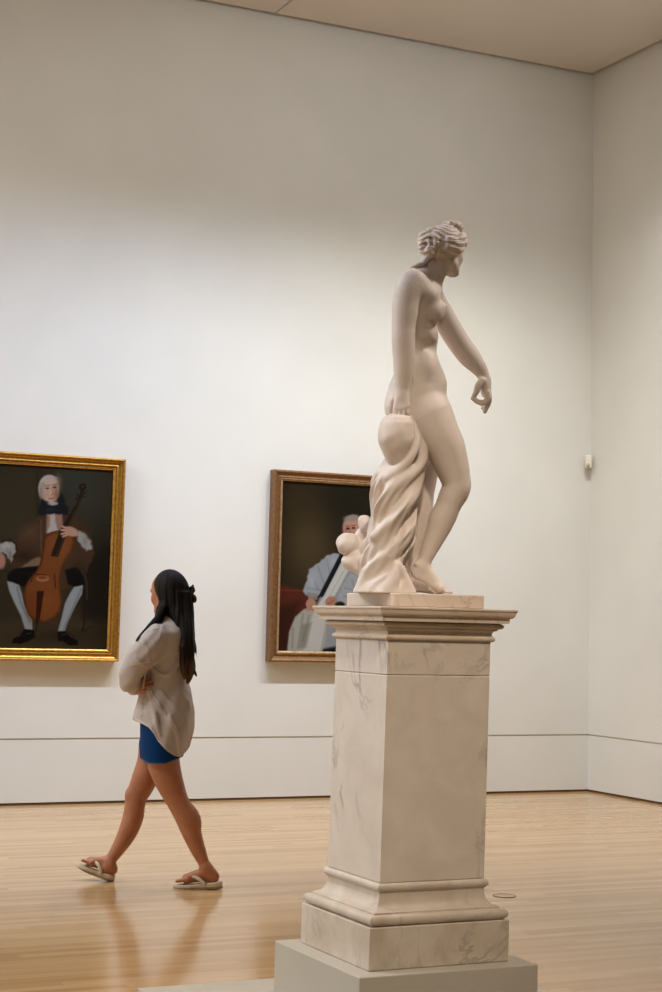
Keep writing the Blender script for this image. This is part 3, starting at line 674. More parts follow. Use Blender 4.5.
    # arm held forward
    s.chain([(433, 298, 31, 11), (439.6, 310, 34, 11.7), (447.4, 324, 35, 11.7), (454.8, 336.3, 35, 11.5), (461.8, 347, 35, 11.3), (469.5, 356.8, 34, 10.8), (477.3, 366.2, 32, 8.5), (482.8, 374.4, 31, 6.4), (485, 380, 30.5, 5.8)], 4)
    s.ell((485.8, 388.5, 30.5), (5.6, 10, 8.6), None, 4)
    # hand: thumb and first finger meet, the others hang
    s.chain([(482, 381, 24.5, 4.0), (478.0, 386.5, 21.5, 3.5), (476.4, 391.6, 21, 3.1), (474.2, 395.6, 22, 2.4)], 2)
    s.chain([(487.2, 393, 24.6, 3.8), (487.8, 399.5, 23.6, 3.3), (482.6, 402.8, 23, 2.9), (477.2, 401.4, 22.6, 2.7), (473.0, 398.4, 22.4, 2.3)], 1.5)
    s.chain([(488.0, 394, 28.6, 3.7), (488.8, 401, 28.4, 3.1), (486.4, 407, 28, 2.8), (484.8, 411.4, 28, 2.2)], 1.5)
    s.chain([(488, 394, 32.4, 3.6), (488.6, 400.5, 32.8, 3.0), (485.8, 405.4, 32.6, 2.6), (483, 408, 32.4, 2.1)], 1.5)
    s.chain([(487.2, 393, 36, 3.3), (487.8, 398.5, 37, 2.7), (485, 402.6, 37, 2.3), (482.4, 404.6, 37, 2.0)], 1.5)
    # neck and head
    s.chain([(428.5, 289, 2, 12), (432.2, 278, 2, 11.4), (436.6, 268, 2, 11.4), (440, 258, 3, 11)], 5)
    s.cone((430, 262, -8), (437, 283, -4), 1.6, 1.6, 5)
    head(s, (445.2, 276.3, 3), (math.cos(.86), math.sin(.86)), 50, .06, False)
    s.floor_cut(on_slab); V, Q = s.mesh(); np_mesh('figure', fs.world(V), Q, STAT, root)

    # hair
    s = Sculpt((408, 216, -32), (474, 280, 40), .6)
    f = np.array([math.cos(.86), 0, math.sin(.86)]); v = np.array([0, -1., 0]); sd = np.cross(f, v); R = np.stack([f, sd, v]); O = np.array([446.6, 276.5, 3.])
    P = lambda a, b, c: O+51*(a*f+b*sd+c*v)
    s.ell(P(-.075, 0, .665), (51*.40, 51*.345, 51*.36), R, 3)
    s.cone(P(.42, -.5, .36), P(.42, .5, .36), 15.5, 15.5, 3, 'sub')
    for q in (-1, 1):                                       # waved rolls drawn back from the brow
        for j, (h, r_, fr) in enumerate(((.70, 4.6, .34), (.80, 4.2, .33), (.60, 4.2, .20))):
            pts = []
            for t in np.linspace(0, 1, 9):
                an = t*2.25; pts.append((*P(fr*math.cos(an)-.06, q*(.06+.30*math.sin(an)), h-.10*t-.03*math.sin(t*9+j)), r_*(1-.12*math.sin(t*16+j*2))))
            s.chain(pts, 1.6)
    s.chain([(*P(.28, -.08, .93), 3.4), (*P(.17, -.12, 1.0), 4.2), (*P(.05, -.07, 1.03), 3.6)], 2); s.chain([(*P(.28, .08, .93), 3.4), (*P(.17, .12, 1.0), 4.2), (*P(.05, .07, 1.03), 3.6)], 2)
    s.chain([(455.5, 223.5, 6, 2.6), (459, 226, 9, 3.6), (460, 230, 12, 3)], 2)
    for c, r_ in (((427.5, 243, -3), 9), ((424.5, 236, -6), 6), ((430.5, 233, -8), 6), ((423.5, 247, -8), 5.6), ((424, 250.5, -1), 5.4), ((434, 242, -13), 5.6), ((431, 250, -11), 5), ((423, 240, 3), 6), ((437, 234, -12), 5)): s.ell(c, (r_, r_*.9, r_), None, 2.5)
    s.cone((434.5, 246.5, -20), (434, 246, -14), 1.8, 1.8, 1.5, 'sub'); s.cone((429, 240, -18), (429, 240, -11), 1.6, 1.4, 2, 'sub')
    s.chain([(427, 258, -4, 3.6), (422.5, 263, -9, 3.4), (417, 266.5, -13, 3.0), (412, 268.5, -17, 2.2)], 2); s.chain([(434, 254, -10, 3.6), (428, 258, -9, 3.2), (424, 262, -12, 2.4)], 2)
    for pts in ([(421, 247, -8), (424, 238, -14), (431, 235, -17), (436, 239, -19), (434, 247, -19), (428, 250, -15)], [(424, 251, -10), (430, 246, -18), (429, 240, -17), (424, 240, -13)], [(433, 232, -12), (437, 236, -17), (438, 243, -18), (434, 251, -17)], [(419.5, 243, -2), (422, 235, -6), (428, 231, -10), (434, 229, -11)]):
        s.chain([(*q, 2.3) for q in pts], 1.2)
    def wave(X, Y, Z):
        u = (X-446)*.82+(Z-3)*.57; ph = Y*1.25+.5*u*np.sin(.09*u)+1.5*np.sin(.21*X+.13*Y)+1.2*np.sin(.3*Z)
        return .32*np.sin(ph)+.22*np.sin(2.3*ph+.5*X)
    s.displace(wave, (408, 216, -32), (474, 257, 40))
    V, Q = s.mesh(); np_mesh('hair', fs.world(V), Q, STAT, root)

    # the upturned pot and the cloth round the stump that carries the hand
    s = Sculpt((338, 408, -72), (434, 600, 32), .75)
    s.loft([(413.2, 392, 402, -45, -35), (415, 387.5, 408, -51, -29), (420, 382, 412.5, -56.5, -24), (428, 378.6, 414.6, -59.5, -21), (437, 377.2, 415, -60.5, -20), (446, 379.5, 413.6, -58.5, -21), (455, 383.4, 411, -54, -25), (464, 388.5, 407.5, -49.5, -29), (471, 393.5, 403.5, -45, -34), (475, 396.5, 400, -42, -38)], 1.5, 2)
    s.cone((399, 425, -63), (397, 414, -53), .7, .7, 2, 'sub'); s.cone((408, 424, -58), (406, 414, -52), .6, .6, 2, 'sub')
    s.displace(lambda X, Y, Z: .45*np.sin(.34*X+.12*Y+.6*np.sin(.2*Y))*np.sin(.17*Y-.1*X), (338, 408, -72), (434, 480, 32))
    V, Q = s.mesh(); np_mesh('pot', fs.world(V), Q, STAT, root)

    s = Sculpt((338, 408, -72), (434, 600, 32), .75)
    def fold(X, Y, Z):
        th = np.arctan2(X-391, -(Z+26)); ph = (Y+26*th+5*np.sin(Y/23.))/27.
        w = np.sin(2*math.pi*ph+.5*np.sin(2*math.pi*ph)+.4*th); amp = np.clip((Y-462)/25, 0, 1)*np.clip((590-Y)/40, .15, 1)*(.85+.45*np.sin(Y/13.-1.7*th))
        return (-3.6*w-.8*np.sin(2*math.pi*(Y*.8+40*th)/12.+2*np.sin(Y/19.)))*amp
    s.loft([(456, 386, 421, -40, 2), (463, 381.5, 422.5, -46, 6), (474, 376, 422, -52, 8), (491, 374, 420, -55, 8), (505, 372.5, 417.5, -56, 8), (518, 372, 415, -56, 8), (532, 370, 413, -56, 8), (545, 366, 410, -56, 9), (553, 364, 407.5, -56, 10), (563, 360.5, 404.5, -56, 10), (573, 360, 405, -57, 11), (585, 356, 412, -59, 13), (594.5, 352.5, 418, -61, 15)], 3, 2.2, 'add', fold)
    # cloth drawn up beside the pot
    s.chain([(411, 418.5, -34, 3.6), (415, 427, -34, 5), (418, 436, -33, 6), (419.5, 446, -32, 7), (420, 458, -31, 7.6), (417, 469, -31, 8.4), (412, 480, -33, 9)], 5)
    s.chain([(411, 419, -40, 2.6), (416, 430, -43, 3.4), (416, 444, -47, 4), (410, 458, -50, 4.5), (400, 469, -50, 5), (389, 477, -48, 5)], 6)
    s.chain([(423, 448, -34, 3.4), (423, 460, -38, 4), (416, 470, -45, 4.6), (404, 480, -50, 5), (390, 489, -50, 5)], 6)
    s.chain([(418.5, 478, -36, 3.4), (418, 488, -40, 4), (412, 499, -46, 4.6), (400, 511, -51, 4.6), (388, 523, -53, 4.6), (374, 536, -50, 4.6)], 6)
    s.chain([(413, 522, -36, 3.4), (410, 533, -42, 4), (402, 545, -48, 4), (390, 556, -52, 3.4)], 6)
    s.chain([(396, 566, -52, 4), (394, 578, -56, 5), (384, 594, -58, 7)], 7); s.cone((402, 570, -46), (410, 592, -44), 4, 6, 7); s.cone((368, 572, -46), (361, 592, -40), 5, 7, 7)
    s.floor_cut(on_slab); V, Q = s.mesh(); np_mesh('draped_support', fs.world(V), Q, STAT, root)

    s = Sculpt((326, 508, -16), (378, 584, 34), .7)
    s.ell((348.5, 543, 10), (11.6, 10.2, 11), np.array([[.95, .3, 0], [-.3, .95, 0], [0, 0, 1]]), 1); s.ell((344.5, 546, 8), (7.5, 8, 9), None, 4)
    s.chain([(353, 551, 11, 6.5), (357, 560, 11, 11), (362, 565, 9, 11)], 1.5); s.ell((350, 563, 9), (9.5, 6.5, 9), np.array([[.86, .5, 0], [-.5, .86, 0], [0, 0, 1]]), 4)
    s.ell((365.5, 524, 9), (7.2, 9.4, 8), np.array([[.9, -.42, 0], [.42, .9, 0], [0, 0, 1]]), 2); s.chain([(366, 530, 13, 5.5), (361, 535, 15, 6.5), (360, 545, 14, 7.5), (366, 556, 11, 10)], 1.2)
    s.displace(lambda X, Y, Z: .5*np.sin(.31*X+.42*Y)*np.sin(.37*Z+.2*X), (326, 508, -16), (378, 584, 34))
    V, Q = s.mesh(); np_mesh('carved_knob', fs.world(V), Q, STAT, root)
statue()

# ------------------------------------------------------------------ the visitor
def visitor():
    fs = Figure_space(9.215)
    p0 = on_floor(160, 886)
    root = empty('person', (float(p0[0]), float(p0[1]), 0), 'woman walking past in a sheer pale shirt, blue shorts and cream flip-flops, arms folded', 'person')
    SK = Mat('skin', (186, 128, 98), .5, Subsurface_Weight=.0); mp = SK.coords(); n = SK.noise(mp, 14, 3, .5); r = SK.ramp(n, 'Fac', [(.3, (168, 107, 74)), (.7, (182, 119, 86))]); SK.link(r, 'Color', SK.b, 'Base Color')
    LIP = Mat('lips', (150, 78, 70), .45).m; EYE_ = Mat('eyes', (48, 32, 26), .3).m
    SHIRT = Mat('sheer_shirt', (206, 194, 184), .8); SHIRT.b.inputs['Specular IOR Level'].default_value = .2
    mp = SHIRT.coords(); n = SHIRT.noise(mp, 260, 3, .6); r = SHIRT.ramp(n, 'Fac', [(.3, (208, 195, 188)), (.7, (226, 213, 207))]); SHIRT.link(r, 'Color', SHIRT.b, 'Base Color'); SHIRT.bump(n, 'Fac', .2, .002)
    tr = SHIRT.node('ShaderNodeBsdfTransparent'); mx = SHIRT.node('ShaderNodeMixShader'); mx.inputs['Fac'].default_value = .36
    out = [n_ for n_ in SHIRT.t.nodes if n_.type == 'OUTPUT_MATERIAL'][0]
    SHIRT.link(SHIRT.b, 'BSDF', mx, 1); SHIRT.link(tr, 'BSDF', mx, 2); SHIRT.link(mx, 'Shader', out, 'Surface')
    SEAM = fabric('shirt_seam', (226, 214, 204), .8); DEN = fabric('blue_denim', (5, 56, 112), .85, 300, .25); DEN2 = fabric('frayed_denim', (70, 112, 160), .9, 300, .3)
    HAIR = Mat('dark_hair', (26, 17, 13), .62); HAIR.b.inputs['Specular IOR Level'].default_value = .18; mp = HAIR.coords(); sx = HAIR.node('ShaderNodeSeparateXYZ'); HAIR.link(mp, 'Vector', sx, 'Vector')
    r = HAIR.ramp(sx, 'Z', [(0., (104, 72, 38)), (.45, (44, 28, 18)), (1., (20, 13, 10))])
    mr = HAIR.node('ShaderNodeMapRange'); HAIR.link(sx, 'Z', mr, 'Value'); mr.inputs['From Min'].default_value = 1.08; mr.inputs['From Max'].default_value = 1.36
    HAIR.t.links.new(mr.outputs['Result'], r.inputs['Fac'])
    hn = HAIR.noise(HAIR.coords((140, 140, 5)), 1.4, 3, .6); hr = HAIR.ramp(hn, 'Fac', [(.3, (150, 150, 150)), (.7, (255, 255, 255))]); hm = HAIR.mix((r, 'Color'), (hr, 'Color'), .7, 'MULTIPLY'); HAIR.link(hm, 2, HAIR.b, 'Base Color'); HAIR.bump(hn, 'Fac', .4, .004)
    SAND = fabric('cream_rubber', (214, 196, 168), .6, 60, .06, .05); SOLE = fabric('tan_rubber', (168, 140, 110), .7, 60, .08, .05); CLIP = Mat('dark_clip', (34, 22, 16), .25).m

    # ---- skin
    s = Sculpt((70, 568, -60), (226, 892, 60), .62)
    fw = np.array([-math.cos(.72), 0, math.sin(.72)])
    head(s, (166.6, 614.5, 0), (fw[0], fw[2]), 42.5, .03)
    s.chain([(168.5, 602, -1, 10), (170, 616, -1, 8.6), (170, 624, -1, 9.2), (168, 634, 0, 12)], 4)
    s.loft([(626, 156, 182, -24, 24), (634, 150, 185, -33, 33), (648, 146, 187, -31, 31), (668, 146, 186, -26, 26), (690, 148, 184, -23, 23), (712, 147, 185, -27, 27), (735, 146, 183, -31, 31), (752, 149, 181, -30, 30)], 5, 2.2)
    s.chain([(153, 748, 15, 14.5), (150.6, 762, 16, 13.6), (145.8, 776, 16, 13.2), (140.6, 788, 17, 12.0), (136.4, 797, 18, 10.6), (134.8, 806, 18, 10.2), (133.4, 816, 19, 10.4), (130.2, 826, 19, 10.0), (124.8, 838, 20, 8.7), (117.4, 850, 20, 6.9), (110.3, 861, 20, 5.5), (107, 868, 20, 5.3)], 4)
    s.ell((129.5, 795.5, 16), (4.2, 6.5, 5.5), None, 4)
    s.chain([(162, 746, -14, 17), (163.5, 762, -14, 16.3), (167.5, 777, -14, 14.8), (173, 791, -14, 12.6), (178, 802, -14, 11.2), (183, 811, -14, 11.2), (187, 819, -14, 11.3), (191, 831, -14, 10), (195, 842, -14, 8.6), (198.6, 851, -14, 7.5), (203, 861, -14, 5.9), (206, 868, -14, 5.4)], 4)
    s.ell((193, 818, -15), (7, 12, 8), np.array([[.93, -.37, 0], [.37, .93, 0], [0, 0, 1]]), 5)
    # feet: the far heel strikes with the toes up, the near foot is flat
    def foot(heel, toe, d0, d1, ank):
        h = np.array([*heel, d0], float); t = np.array([*toe, d1], float); a = t-h; L = np.linalg.norm(a); a /= L; up = np.cross(np.array([0, 0, 1.]), a); up = up if up[1] < 0 else -up; b = np.array([0, -.155, 1.])
        P = lambda q, w, u: h+a*q*L+b*w+up*u
        s.chain([(*ank, 5.3), (*P(.06, 0, 5.2), 5.6), (*P(.03, 0, 3.6), 5.0)], 3)
        s.chain([(*ank, 5.3), (*P(.26, 0, 8), 5.6), (*P(.5, -.4, 5.8), 4.9), (*P(.72, -.6, 3.4), 3.6)], 4)
        s.chain([(*P(.06, 0, 3.2), 4.6), (*P(.4, 1, 3), 4.2), (*P(.7, .8, 2.6), 4.)], 4); s.cone(P(.70, -5, 2.4), P(.70, 5, 2.2), 3, 2.8, 4)
        s.ell(P(.12, 4.4, 9), (2.4, 2.4, 1.8), None, 3); s.ell(P(.12, -4.4, 9.4), (2.4, 2.4, 1.8), None, 3)
        for i, w in enumerate((-5.4, -2.4, .2, 2.7, 5)): s.cone(P(.72, w*.9, 2.4), P(.96-.032*i, w, 1.6), 1.9, 1.75-.12*i, 1.4)
        return P
    Pn = foot((215.5, 880.0), (175.5, 882.0), -14, -8, (206.5, 868, -14)); Pf = foot((111.8, 873.2), (81, 860.5), 20, 25, (107, 868, 20))
    # folded arms
    s.chain([(158, 638, -30, 10), (148, 654, -32, 9), (137, 671, -31, 7.6), (131.5, 678.5, -27, 7)], 4); s.chain([(131.5, 679, -27, 7), (131.5, 682, -16, 6.8), (133, 682, 0, 6), (136, 681, 15, 5)], 3)
    hand(s, (137, 681, 17), (.5, -.1, .8), (.75, 0, -.6), 31, (10, 14, 10), .05, 1)
    s.chain([(158, 640, 30, 10), (148, 658, 32, 9), (139, 676, 27, 7.2), (135.5, 683, 18, 6.8)], 4); s.chain([(135.5, 683, 18, 6.6), (134.5, 687, 4, 5.8), (135.5, 689, -9, 5)], 3)
    hand(s, (135.6, 689.2, -9), (.30, -.16, -.94), (.9, -.2, .3), 32, ((14, 30, 25), (16, 34, 28), (18, 36, 28), (20, 38, 28)), .05, -1, (30, 15), None, .05)
    V, Q = s.mesh(); c = V[Q].mean(1); rel = c-np.array([166.6, 614.5, 0]); ff = rel@fw/42.5; vv = -rel[:, 1]/42.5; ss = rel@np.array([fw[2], 0, -fw[0]])/42.5
    mi = np.zeros(len(Q), int); mi[(ff > .325) & (np.abs(ss) < .09) & (vv > .20) & (vv < .285)] = 1; mi[(ff > .2) & (np.abs(np.abs(ss)-.115) < .05) & (vv > .475) & (vv < .515)] = 2; mi[(ff > .2) & (np.abs(np.abs(ss)-.12) < .075) & (vv > .575) & (vv < .60)] = 2
    np_mesh('body', fs.world(V), Q, [SK.m, LIP, EYE_], root, mi)

    # ---- shorts
    s = Sculpt((126, 684, -50), (200, 780, 50), .7)
    s.loft([(688, 145, 187, -26, 26), (712, 141, 189, -31, 31), (735, 140, 187, -35, 35), (752, 141, 184, -35, 35), (772, 142, 180, -34, 34)], 4, 2.3)
    s.chain([(154.5, 745, 15, 15.6), (153.2, 774, 17, 15.2)], 4); s.chain([(162, 745, -14, 18.6), (163.5, 774, -14, 18.2)], 4)
    s.cone((152, 772, 1.5), (172, 772, 1.5), 2.5, 2.5, 4, 'sub')
    V, Q = s.mesh(); hem = lambda P: P[:, 1]-np.interp(P[:, 0], [134, 141, 149, 165, 179, 186], [757.5, 759, 763.6, 763.8, 758.5, 755])
    V, Q = trim(V, Q, hem); c = V[Q].mean(1); np_mesh('shorts', fs.world(V), Q, [DEN, DEN2], root, (hem(c) > -1.1).astype(int))

    # ---- shirt
    s = Sculpt((108, 610, -56), (204, 776, 56), .7)
    s.loft([(617, 158, 181, -14, 13), (622, 154, 184, -22, 21), (630, 149, 188, -34, 34), (642, 144, 190, -36, 36), (656, 141.5, 190, -34, 34), (670, 142, 189, -32, 32), (686, 140.5, 189, -32, 32), (700, 137, 193, -34, 34), (716, 133, 194, -36, 36), (730, 132, 193, -37, 37), (746, 134, 189, -37, 37), (774, 138, 180, -34, 34)], 3, 2.3)
    s.chain([(158, 636, -30, 12.4), (150, 646, -33, 14.4), (141, 657, -34, 14.4), (134.4, 667, -33, 12.6), (130.5, 675.5, -30, 11.8), (130, 681, -24, 11)], 5)
    s.chain([(130, 680, -26, 11), (131, 682.5, -14, 10.4), (133, 682, 0, 9.4), (136, 681, 14, 7)], 3)
    s.chain([(158, 636, 30, 12.4), (150, 650, 33, 14), (141, 668, 31, 12.4), (135.5, 682, 20, 10)], 5); s.chain([(135.5, 682, 20, 10), (134.5, 686, 4, 8.6), (135.4, 688.6, -4, 6.4)], 3)
    # creases
    for pts in ([(149, 688, -26, 1.4), (157, 703, -33, 2), (167, 718, -35, 2.2), (178, 731, -32, 1.6)], [(147, 684, -24, 1.2), (151, 700, -31, 1.8), (156, 718, -36, 1.8), (160, 736, -37, 1.2)], [(152, 668, -31, 1.6), (161, 675, -33, 1.8), (172, 672, -31, 1.4), (180, 664, -28, 1)],
                [(160, 690, -33, 1.2), (172, 704, -33, 1.6), (184, 720, -27, 1.4)], [(136, 657, -47, 1.2), (143, 664, -46, 1.4), (150, 662, -43, 1)], [(142, 640, -44, 1), (147, 650, -47, 1.2), (149, 660, -45, 1)], [(170, 716, -36, 1.2), (178, 738, -33, 1.6), (180, 752, -30, 1.2)], [(142, 704, -22, 1.2), (141, 716, -27, 1.4)]): s.chain(pts, 3)
    s.displace(lambda X, Y, Z: np.clip((Y-660)/25, 0, 1)*(.7*np.sin(.33*X+.16*Y+.12*Z+1.6*np.sin(Y/21.))+.4*np.sin(.5*Z-.21*Y)), (108, 610, -56), (204, 776, 56))
    s.displace(lambda X, Y, Z: np.clip((672-Y)/20, 0, 1)*.4*np.sin(.45*(X+Y)+.2*Z), (108, 610, -56), (160, 700, 56))
    V, Q = s.mesh(); hx = np.array([124, 132, 141, 148.7, 154, 158.4, 168, 175, 180, 186, 196]); hy = np.array([717, 719.6, 723.4, 727.6, 734, 742, 752, 756, 757.4, 752, 738])
    hem = lambda P: P[:, 1]-np.interp(P[:, 0], hx, hy)
    front = lambda x, y: s.front(x, y)
    V, Q = trim(V, Q, hem); sh = np_mesh('shirt', fs.world(V), Q, SHIRT.m, root)
    md = sh.modifiers.new('cloth', 'SOLIDIFY'); md.thickness = .0016; md.offset = -1
    def seam(pts, w=.55, name='seam', par=sh, mat=SEAM):
        T = np.array(pts, float); u = np.linspace(0, len(T)-1, 26); P = []
        for x, y in zip(np.interp(u, range(len(T)), T[:, 0]), np.interp(u, range(len(T)), T[:, 1])):
            d = front(x, y)
            if d is not None: P.append((x, y, d-.1))
        if len(P) > 3:
            P = np.array(P); P[1:-1, 2] = (P[:-2, 2]+P[1:-1, 2]+P[2:, 2])/3
            bm = bmesh.new(); tube(bm, fs.world(P), w*fs.u, 6); bm_obj(name, bm, mat, par, True)
    for p in ([(146, 631.5), (156, 628.5), (164, 627)], [(140, 640.5), (144.5, 643), (147.5, 648), (149, 654)], [(125.5, 666.5), (134, 664.5), (142, 663.2), (149, 661.8)], [(150, 668), (158, 660.5), (166, 655.5), (179, 653)], [(150.5, 690), (158, 703), (167, 716), (177, 729)]): seam(p, .5)
    seam([(135.5, 719.3), (142, 722.2), (148.7, 726), (154, 732.2), (158.4, 740.2), (166, 748.6), (174, 754)], .7, 'hem')
    bm = bmesh.new(); P = [(157, 622, -12), (164, 619.4, -16), (173, 619.2, -15), (181, 621.5, -8), (183, 623, 2), (178, 623, 11), (168, 622, 14), (159, 624, 10), (154, 628, 2)]
    tube(bm, fs.world(np.array(P)), [2.2*fs.u]*9, 8); bm_obj('collar', bm, SHIRT.m, sh, True)

    # ---- hair
    s = Sculpt((120, 562, -60), (204, 686, 40), .62)
    v = np.array([0, -1., 0]); sd = np.cross(fw, v); R = np.stack([fw, sd, v]); O = np.array([166.6, 614.5, 0.]); P = lambda a, b, c: O+42.5*(a*fw+b*sd+c*v)
    s.ell(P(-.10, 0, .665), (42.5*.39, 42.5*.365, 42.5*.40), R, 3); s.ell((174, 597, -4), (17, 22, 17), None, 5)
    s.cone(P(.42, -.6, .26), P(.42, .6, .26), 42.5*.40, 42.5*.40, 2, 'sub'); s.cone(P(.52, -.6, .56), P(.52, .6, .56), 42.5*.24, 42.5*.24, 3, 'sub')
    s.loft([(592, 164, 191.5, -20, 12), (604, 166, 193, -22, 12), (614, 168, 193.8, -25, 10), (622, 172, 194, -28, 4), (632, 175.5, 194.2, -31, -2), (645, 177, 194.4, -34, -8), (656, 179, 194.3, -35, -10), (666, 181.5, 193.8, -34, -12), (674, 184, 192.4, -32, -14), (682, 187, 190, -29, -18)], 3, 2.2)
    s.chain([(164, 606, -13, 5), (160.5, 615, -16, 4.6), (155.5, 622, -23, 4.0), (149, 629, -29, 3.2), (142.5, 635, -34, 2.2), (136.5, 640.5, -41, 1.3)], 2.5); s.chain([(162, 610, -15, 5), (158, 620, -19, 3.4), (152, 625.5, -24, 2.6), (146, 631, -27, 1.6)], 2.5)
    s.chain([(141, 637, -38, 1.5), (136, 642, -44, 1.2), (131.5, 645.5, -47, .9), (127.5, 647, -47, .7)], 1)
    s.chain([(189, 660, -22, 2.4), (193.5, 668, -23, 1.5), (196, 676, -23, .8)], 1.5); s.chain([(186, 664, -30, 3), (189, 675, -29, 2), (187.5, 682.5, -28, .8)], 1.5); s.chain([(193, 640, -20, 2), (195.8, 652, -19, 1.4), (197, 658, -19, .7)], 1.5)
    for x0, d0, x1, d1, y1 in ((180.5, -28, 182.5, -29, 674), (183, -33, 184.5, -33, 679), (191, -18, 191.5, -20, 681), (188, -26, 186.2, -27, 686), (178.5, -24, 179.5, -27, 664)):
        s.chain([(x0, 648, d0, 3.4), (x0+1, 658, d0, 3.0), ((x0+x1)/2+1.2, (660+y1)/2, d0-.6, 2.2), (x1, y1, d1, .7)], 1.5)
    def strand(X, Y, Z):
        th = np.arctan2(X-178, -(Z+2)); return np.clip((Y-625)/30, 0, 1)*.7*np.sin(.23*Y+.25*Z)*np.sign(X-186)+np.clip((Y-575)/30, .25, 1)*(.45*np.sin(17*th+.05*Y+1.1*np.sin(.07*Y))+.3*np.sin(31*th-.04*Y+2*np.sin(.05*Y)))
    s.displace(strand, (120, 562, -60), (204, 686, 40))
    V, Q = s.mesh(); hair = np_mesh('hair', fs.world(V), Q, HAIR.m, root)
    s = Sculpt((180, 576, -26), (204, 612, 16), .55)
    for pts in ([(188, 590, -4, 2.4), (192.2, 587.6, -5, 2.0), (192.8, 585.6, -5, 1.2)], [(188, 594, -8, 2.6), (193.2, 590, -9, 2.2), (192, 587, -9, 1.6)], [(189, 595, -5, 2.6), (193.6, 597.5, -6, 2.8), (194.6, 600.4, -6, 2.2), (191, 602, -6, 1.6)], [(189, 596, 0, 2.6), (193.4, 598, 0, 2.4), (193.6, 601, 0, 1.8)]): s.chain(pts, 1.5)
    V, Q = s.mesh(); np_mesh('hair_clip', fs.world(V), Q, CLIP, root)

    # ---- flip-flops
    def sandal(h, t, d0, d1):
        h = np.array([*h, d0], float); t = np.array([*t, d1], float); a = t-h; L = np.linalg.norm(a); a /= L
        up = np.cross(np.array([0, 0, 1.]), a); up = up if up[1] < 0 else -up; b = np.array([0, -.155, 1.]); b -= a*(b@a); b /= np.linalg.norm(b); up = np.cross(a, b); up = up if up[1] < 0 else -up
        s = Sculpt(np.minimum(h, t)-13, np.maximum(h, t)+13, .5)
        tt = np.linspace(0, 1, 60); ww = smooth_interp(tt, np.array([0, .06, .2, .42, .66, .82, .94, 1.]), np.array([2.5, 5.2, 7.0, 6.6, 8.6, 8.4, 5.8, 2.5]))
        th0 = smooth_interp(tt, np.array([0, .3, .7, 1.]), np.array([3.7, 3.2, 2.6, 2.2])); c0 = smooth_interp(tt, np.array([0, .8, 1.]), np.array([0, -.4, .8]))
        def fn(X, Y, Z):
            x, y, z = X-h[0], Y-h[1], Z-h[2]; q = (x*a[0]+y*a[1]+z*a[2])/L; w = x*b[0]+y*b[1]+z*b[2]; u = x*up[0]+y*up[1]+z*up[2]
            qc = np.clip(q, 0, 1); W = np.interp(qc, tt, ww); T = np.interp(qc, tt, th0); C = np.interp(qc, tt, c0)
            A = np.abs(w)-W+1.2; B = np.abs(u-C)-T+1.2; E = np.maximum(-q, q-1)*L+1.2
            return (np.sqrt(np.maximum(A, 0)**2+np.maximum(B, 0)**2+np.maximum(E, 0)**2)+np.minimum(np.maximum(np.maximum(A, B), E), 0)-1.2).astype(np.float32)
        s.put(fn, np.minimum(h, t)-9, np.maximum(h, t)+9, 0)
        V, Q = s.mesh(); W = fs.world(V); W[:, 2] = np.maximum(W[:, 2], .0012)
        u = (V-h)@up; c = u[Q].mean(1)
        o = np_mesh('flip_flop', W, Q, [SAND, SOLE], root, (c < -1.0).astype(int))
        P = lambda q, w, u: h+a*q*L+b*w+up*u
        bm = bmesh.new()
        for sg in (-1, 1): tube(bm, smooth_path(fs.world(np.array([P(.76, -1.2, 2.0), P(.72, -1.0, 6.0), P(.60, sg*3.2, 9.6), P(.47, sg*5.8, 8.0), P(.36, sg*7.2, 3.6), P(.33, sg*7.3, 1.2)]))), 1.7*fs.u, 8)
        bm_obj('strap', bm, SAND, o, True)
    def smooth_path(W):
        u = np.arange(len(W), dtype=float); q = np.linspace(0, len(W)-1, 24); return np.stack([smooth_interp(q, u, W[:, i]) for i in range(3)], 1)
    sandal((222.5, 884.6), (173.2, 886.4), -14, -6.5); sandal((114.4, 879.2), (76.6, 864.2), 20, 26)

    # ---- what she holds
    pc = fs.world(np.array([144.8, 676, -31.])); ph = empty('phone', tuple(float(q) for q in pc), 'slim dark phone held upright in the folded arms of the walking woman', 'phone')
    bm = bmesh.new(); box(bm, (-.0040, -.028, -.066), (.0040, .028, .066), .0030); T = Matrix.Translation(Vector(pc)) @ Matrix.Rotation(-YAW+.12, 4, 'Z') @ Matrix.Rotation(.10, 4, 'Y')
    bmesh.ops.transform(bm, matrix=T, verts=bm.verts); bm_obj('phone_body', bm, Mat('phone_case', (196, 176, 160), .4).m, ph)
    bm = bmesh.new(); box(bm, (-.0050, -.025, -.062), (-.0038, .025, .062)); bmesh.ops.transform(bm, matrix=T, verts=bm.verts); bm_obj('screen', bm, Mat('phone_screen', (14, 14, 16), .12).m, ph)
visitor()

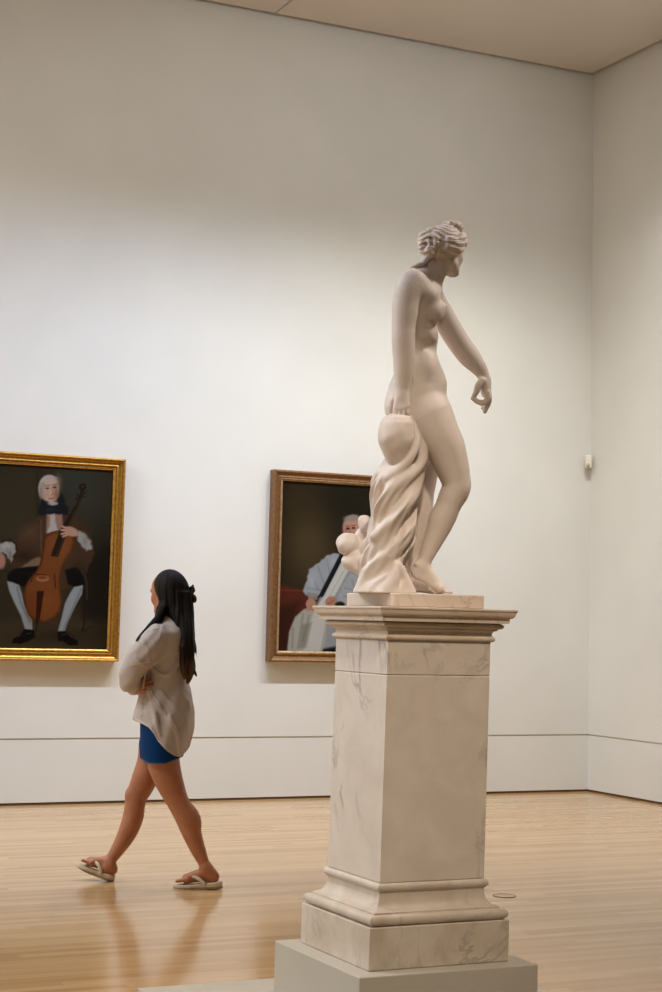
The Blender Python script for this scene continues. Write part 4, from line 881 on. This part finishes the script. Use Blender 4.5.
# ------------------------------------------------------------------ light
def area(name, loc, size, energy, col, target=None, sy=None, spread=None):
    l = bpy.data.lights.new(name, 'AREA'); l.energy = energy; l.color = tuple(float(c) for c in lin(col)); l.shape = 'RECTANGLE'; l.size = size; l.size_y = sy or size
    if spread: l.spread = math.radians(spread)
    o = bpy.data.objects.new(name, l); COL.objects.link(o); o.location = loc
    d = Vector(target)-Vector(loc) if target else Vector((0, 0, -1)); o.rotation_euler = d.to_track_quat('-Z', 'Y').to_euler(); return o
def spot(name, loc, target, energy, col, ang, blend=.6, rad=.06):
    l = bpy.data.lights.new(name, 'SPOT'); l.energy = energy; l.color = tuple(float(c) for c in lin(col)); l.spot_size = math.radians(ang); l.spot_blend = blend; l.shadow_soft_size = rad
    o = bpy.data.objects.new(name, l); COL.objects.link(o); o.location = loc
    o.rotation_euler = (Vector(target)-Vector(loc)).to_track_quat('-Z', 'Y').to_euler(); return o
COOL = (230, 236, 243); NEUT = (236, 243, 246); WARM = (255, 242, 226); DAY = (206, 224, 255)
for x, e in ((-3.4, 40), (-2., 50), (-.6, 60), (.8, 80), (2.2, 130), (3.6, 270), (5., 385), (6.4, 400), (7.6, 260)):
    c = (206, 224, 255) if x < 4. else (218, 232, 252) if x < 6. else (240, 241, 238)
    spot('wall_spot', (x, DY-2.6, 6.25), (x-.1, DY, -4.4), e*1.12, c, 98, 1., .05)
    spot('upper_wall_fill', (x, DY-2.7, 6.25), (x-.1, DY, 4.6), e*.10, NEUT, 120, 1., .3)  # weak wide fill added to brighten the upper wall, no known fixture
area('skylight', (-3.2, 9.4, 6.3), 3.6, 500, NEUT, sy=3.6)
for x, y, e, c in ((.3, 6.7, 205, DAY), (-1.6, 4.6, 100, DAY)):
    spot('statue_spot', (x, y, 6.2), (PX, PY, 1.7), e, c, 29, .9, .3)
spot('statue_spot', (1.0, .6, 6.2), (PX-.05, PY, 1.0), 1080, (255, 238, 214), 22, 1., .3)  # warm fill added on the camera side to lift the pedestal's front face
spot('statue_spot', (6.1, 4.7, 6.2), (PX+.1, PY, 2.25), 600, (255, 244, 232), 20, .8, .35)
w = bpy.data.worlds.new('world'); SC.world = w; w.use_nodes = True; w.node_tree.nodes['Background'].inputs['Color'].default_value = (.02, .02, .02, 1)
vs = SC.view_settings; vs.view_transform = 'Standard'; vs.look = 'None'; vs.gamma = 1; vs.use_curve_mapping = False; vs.exposure = .25
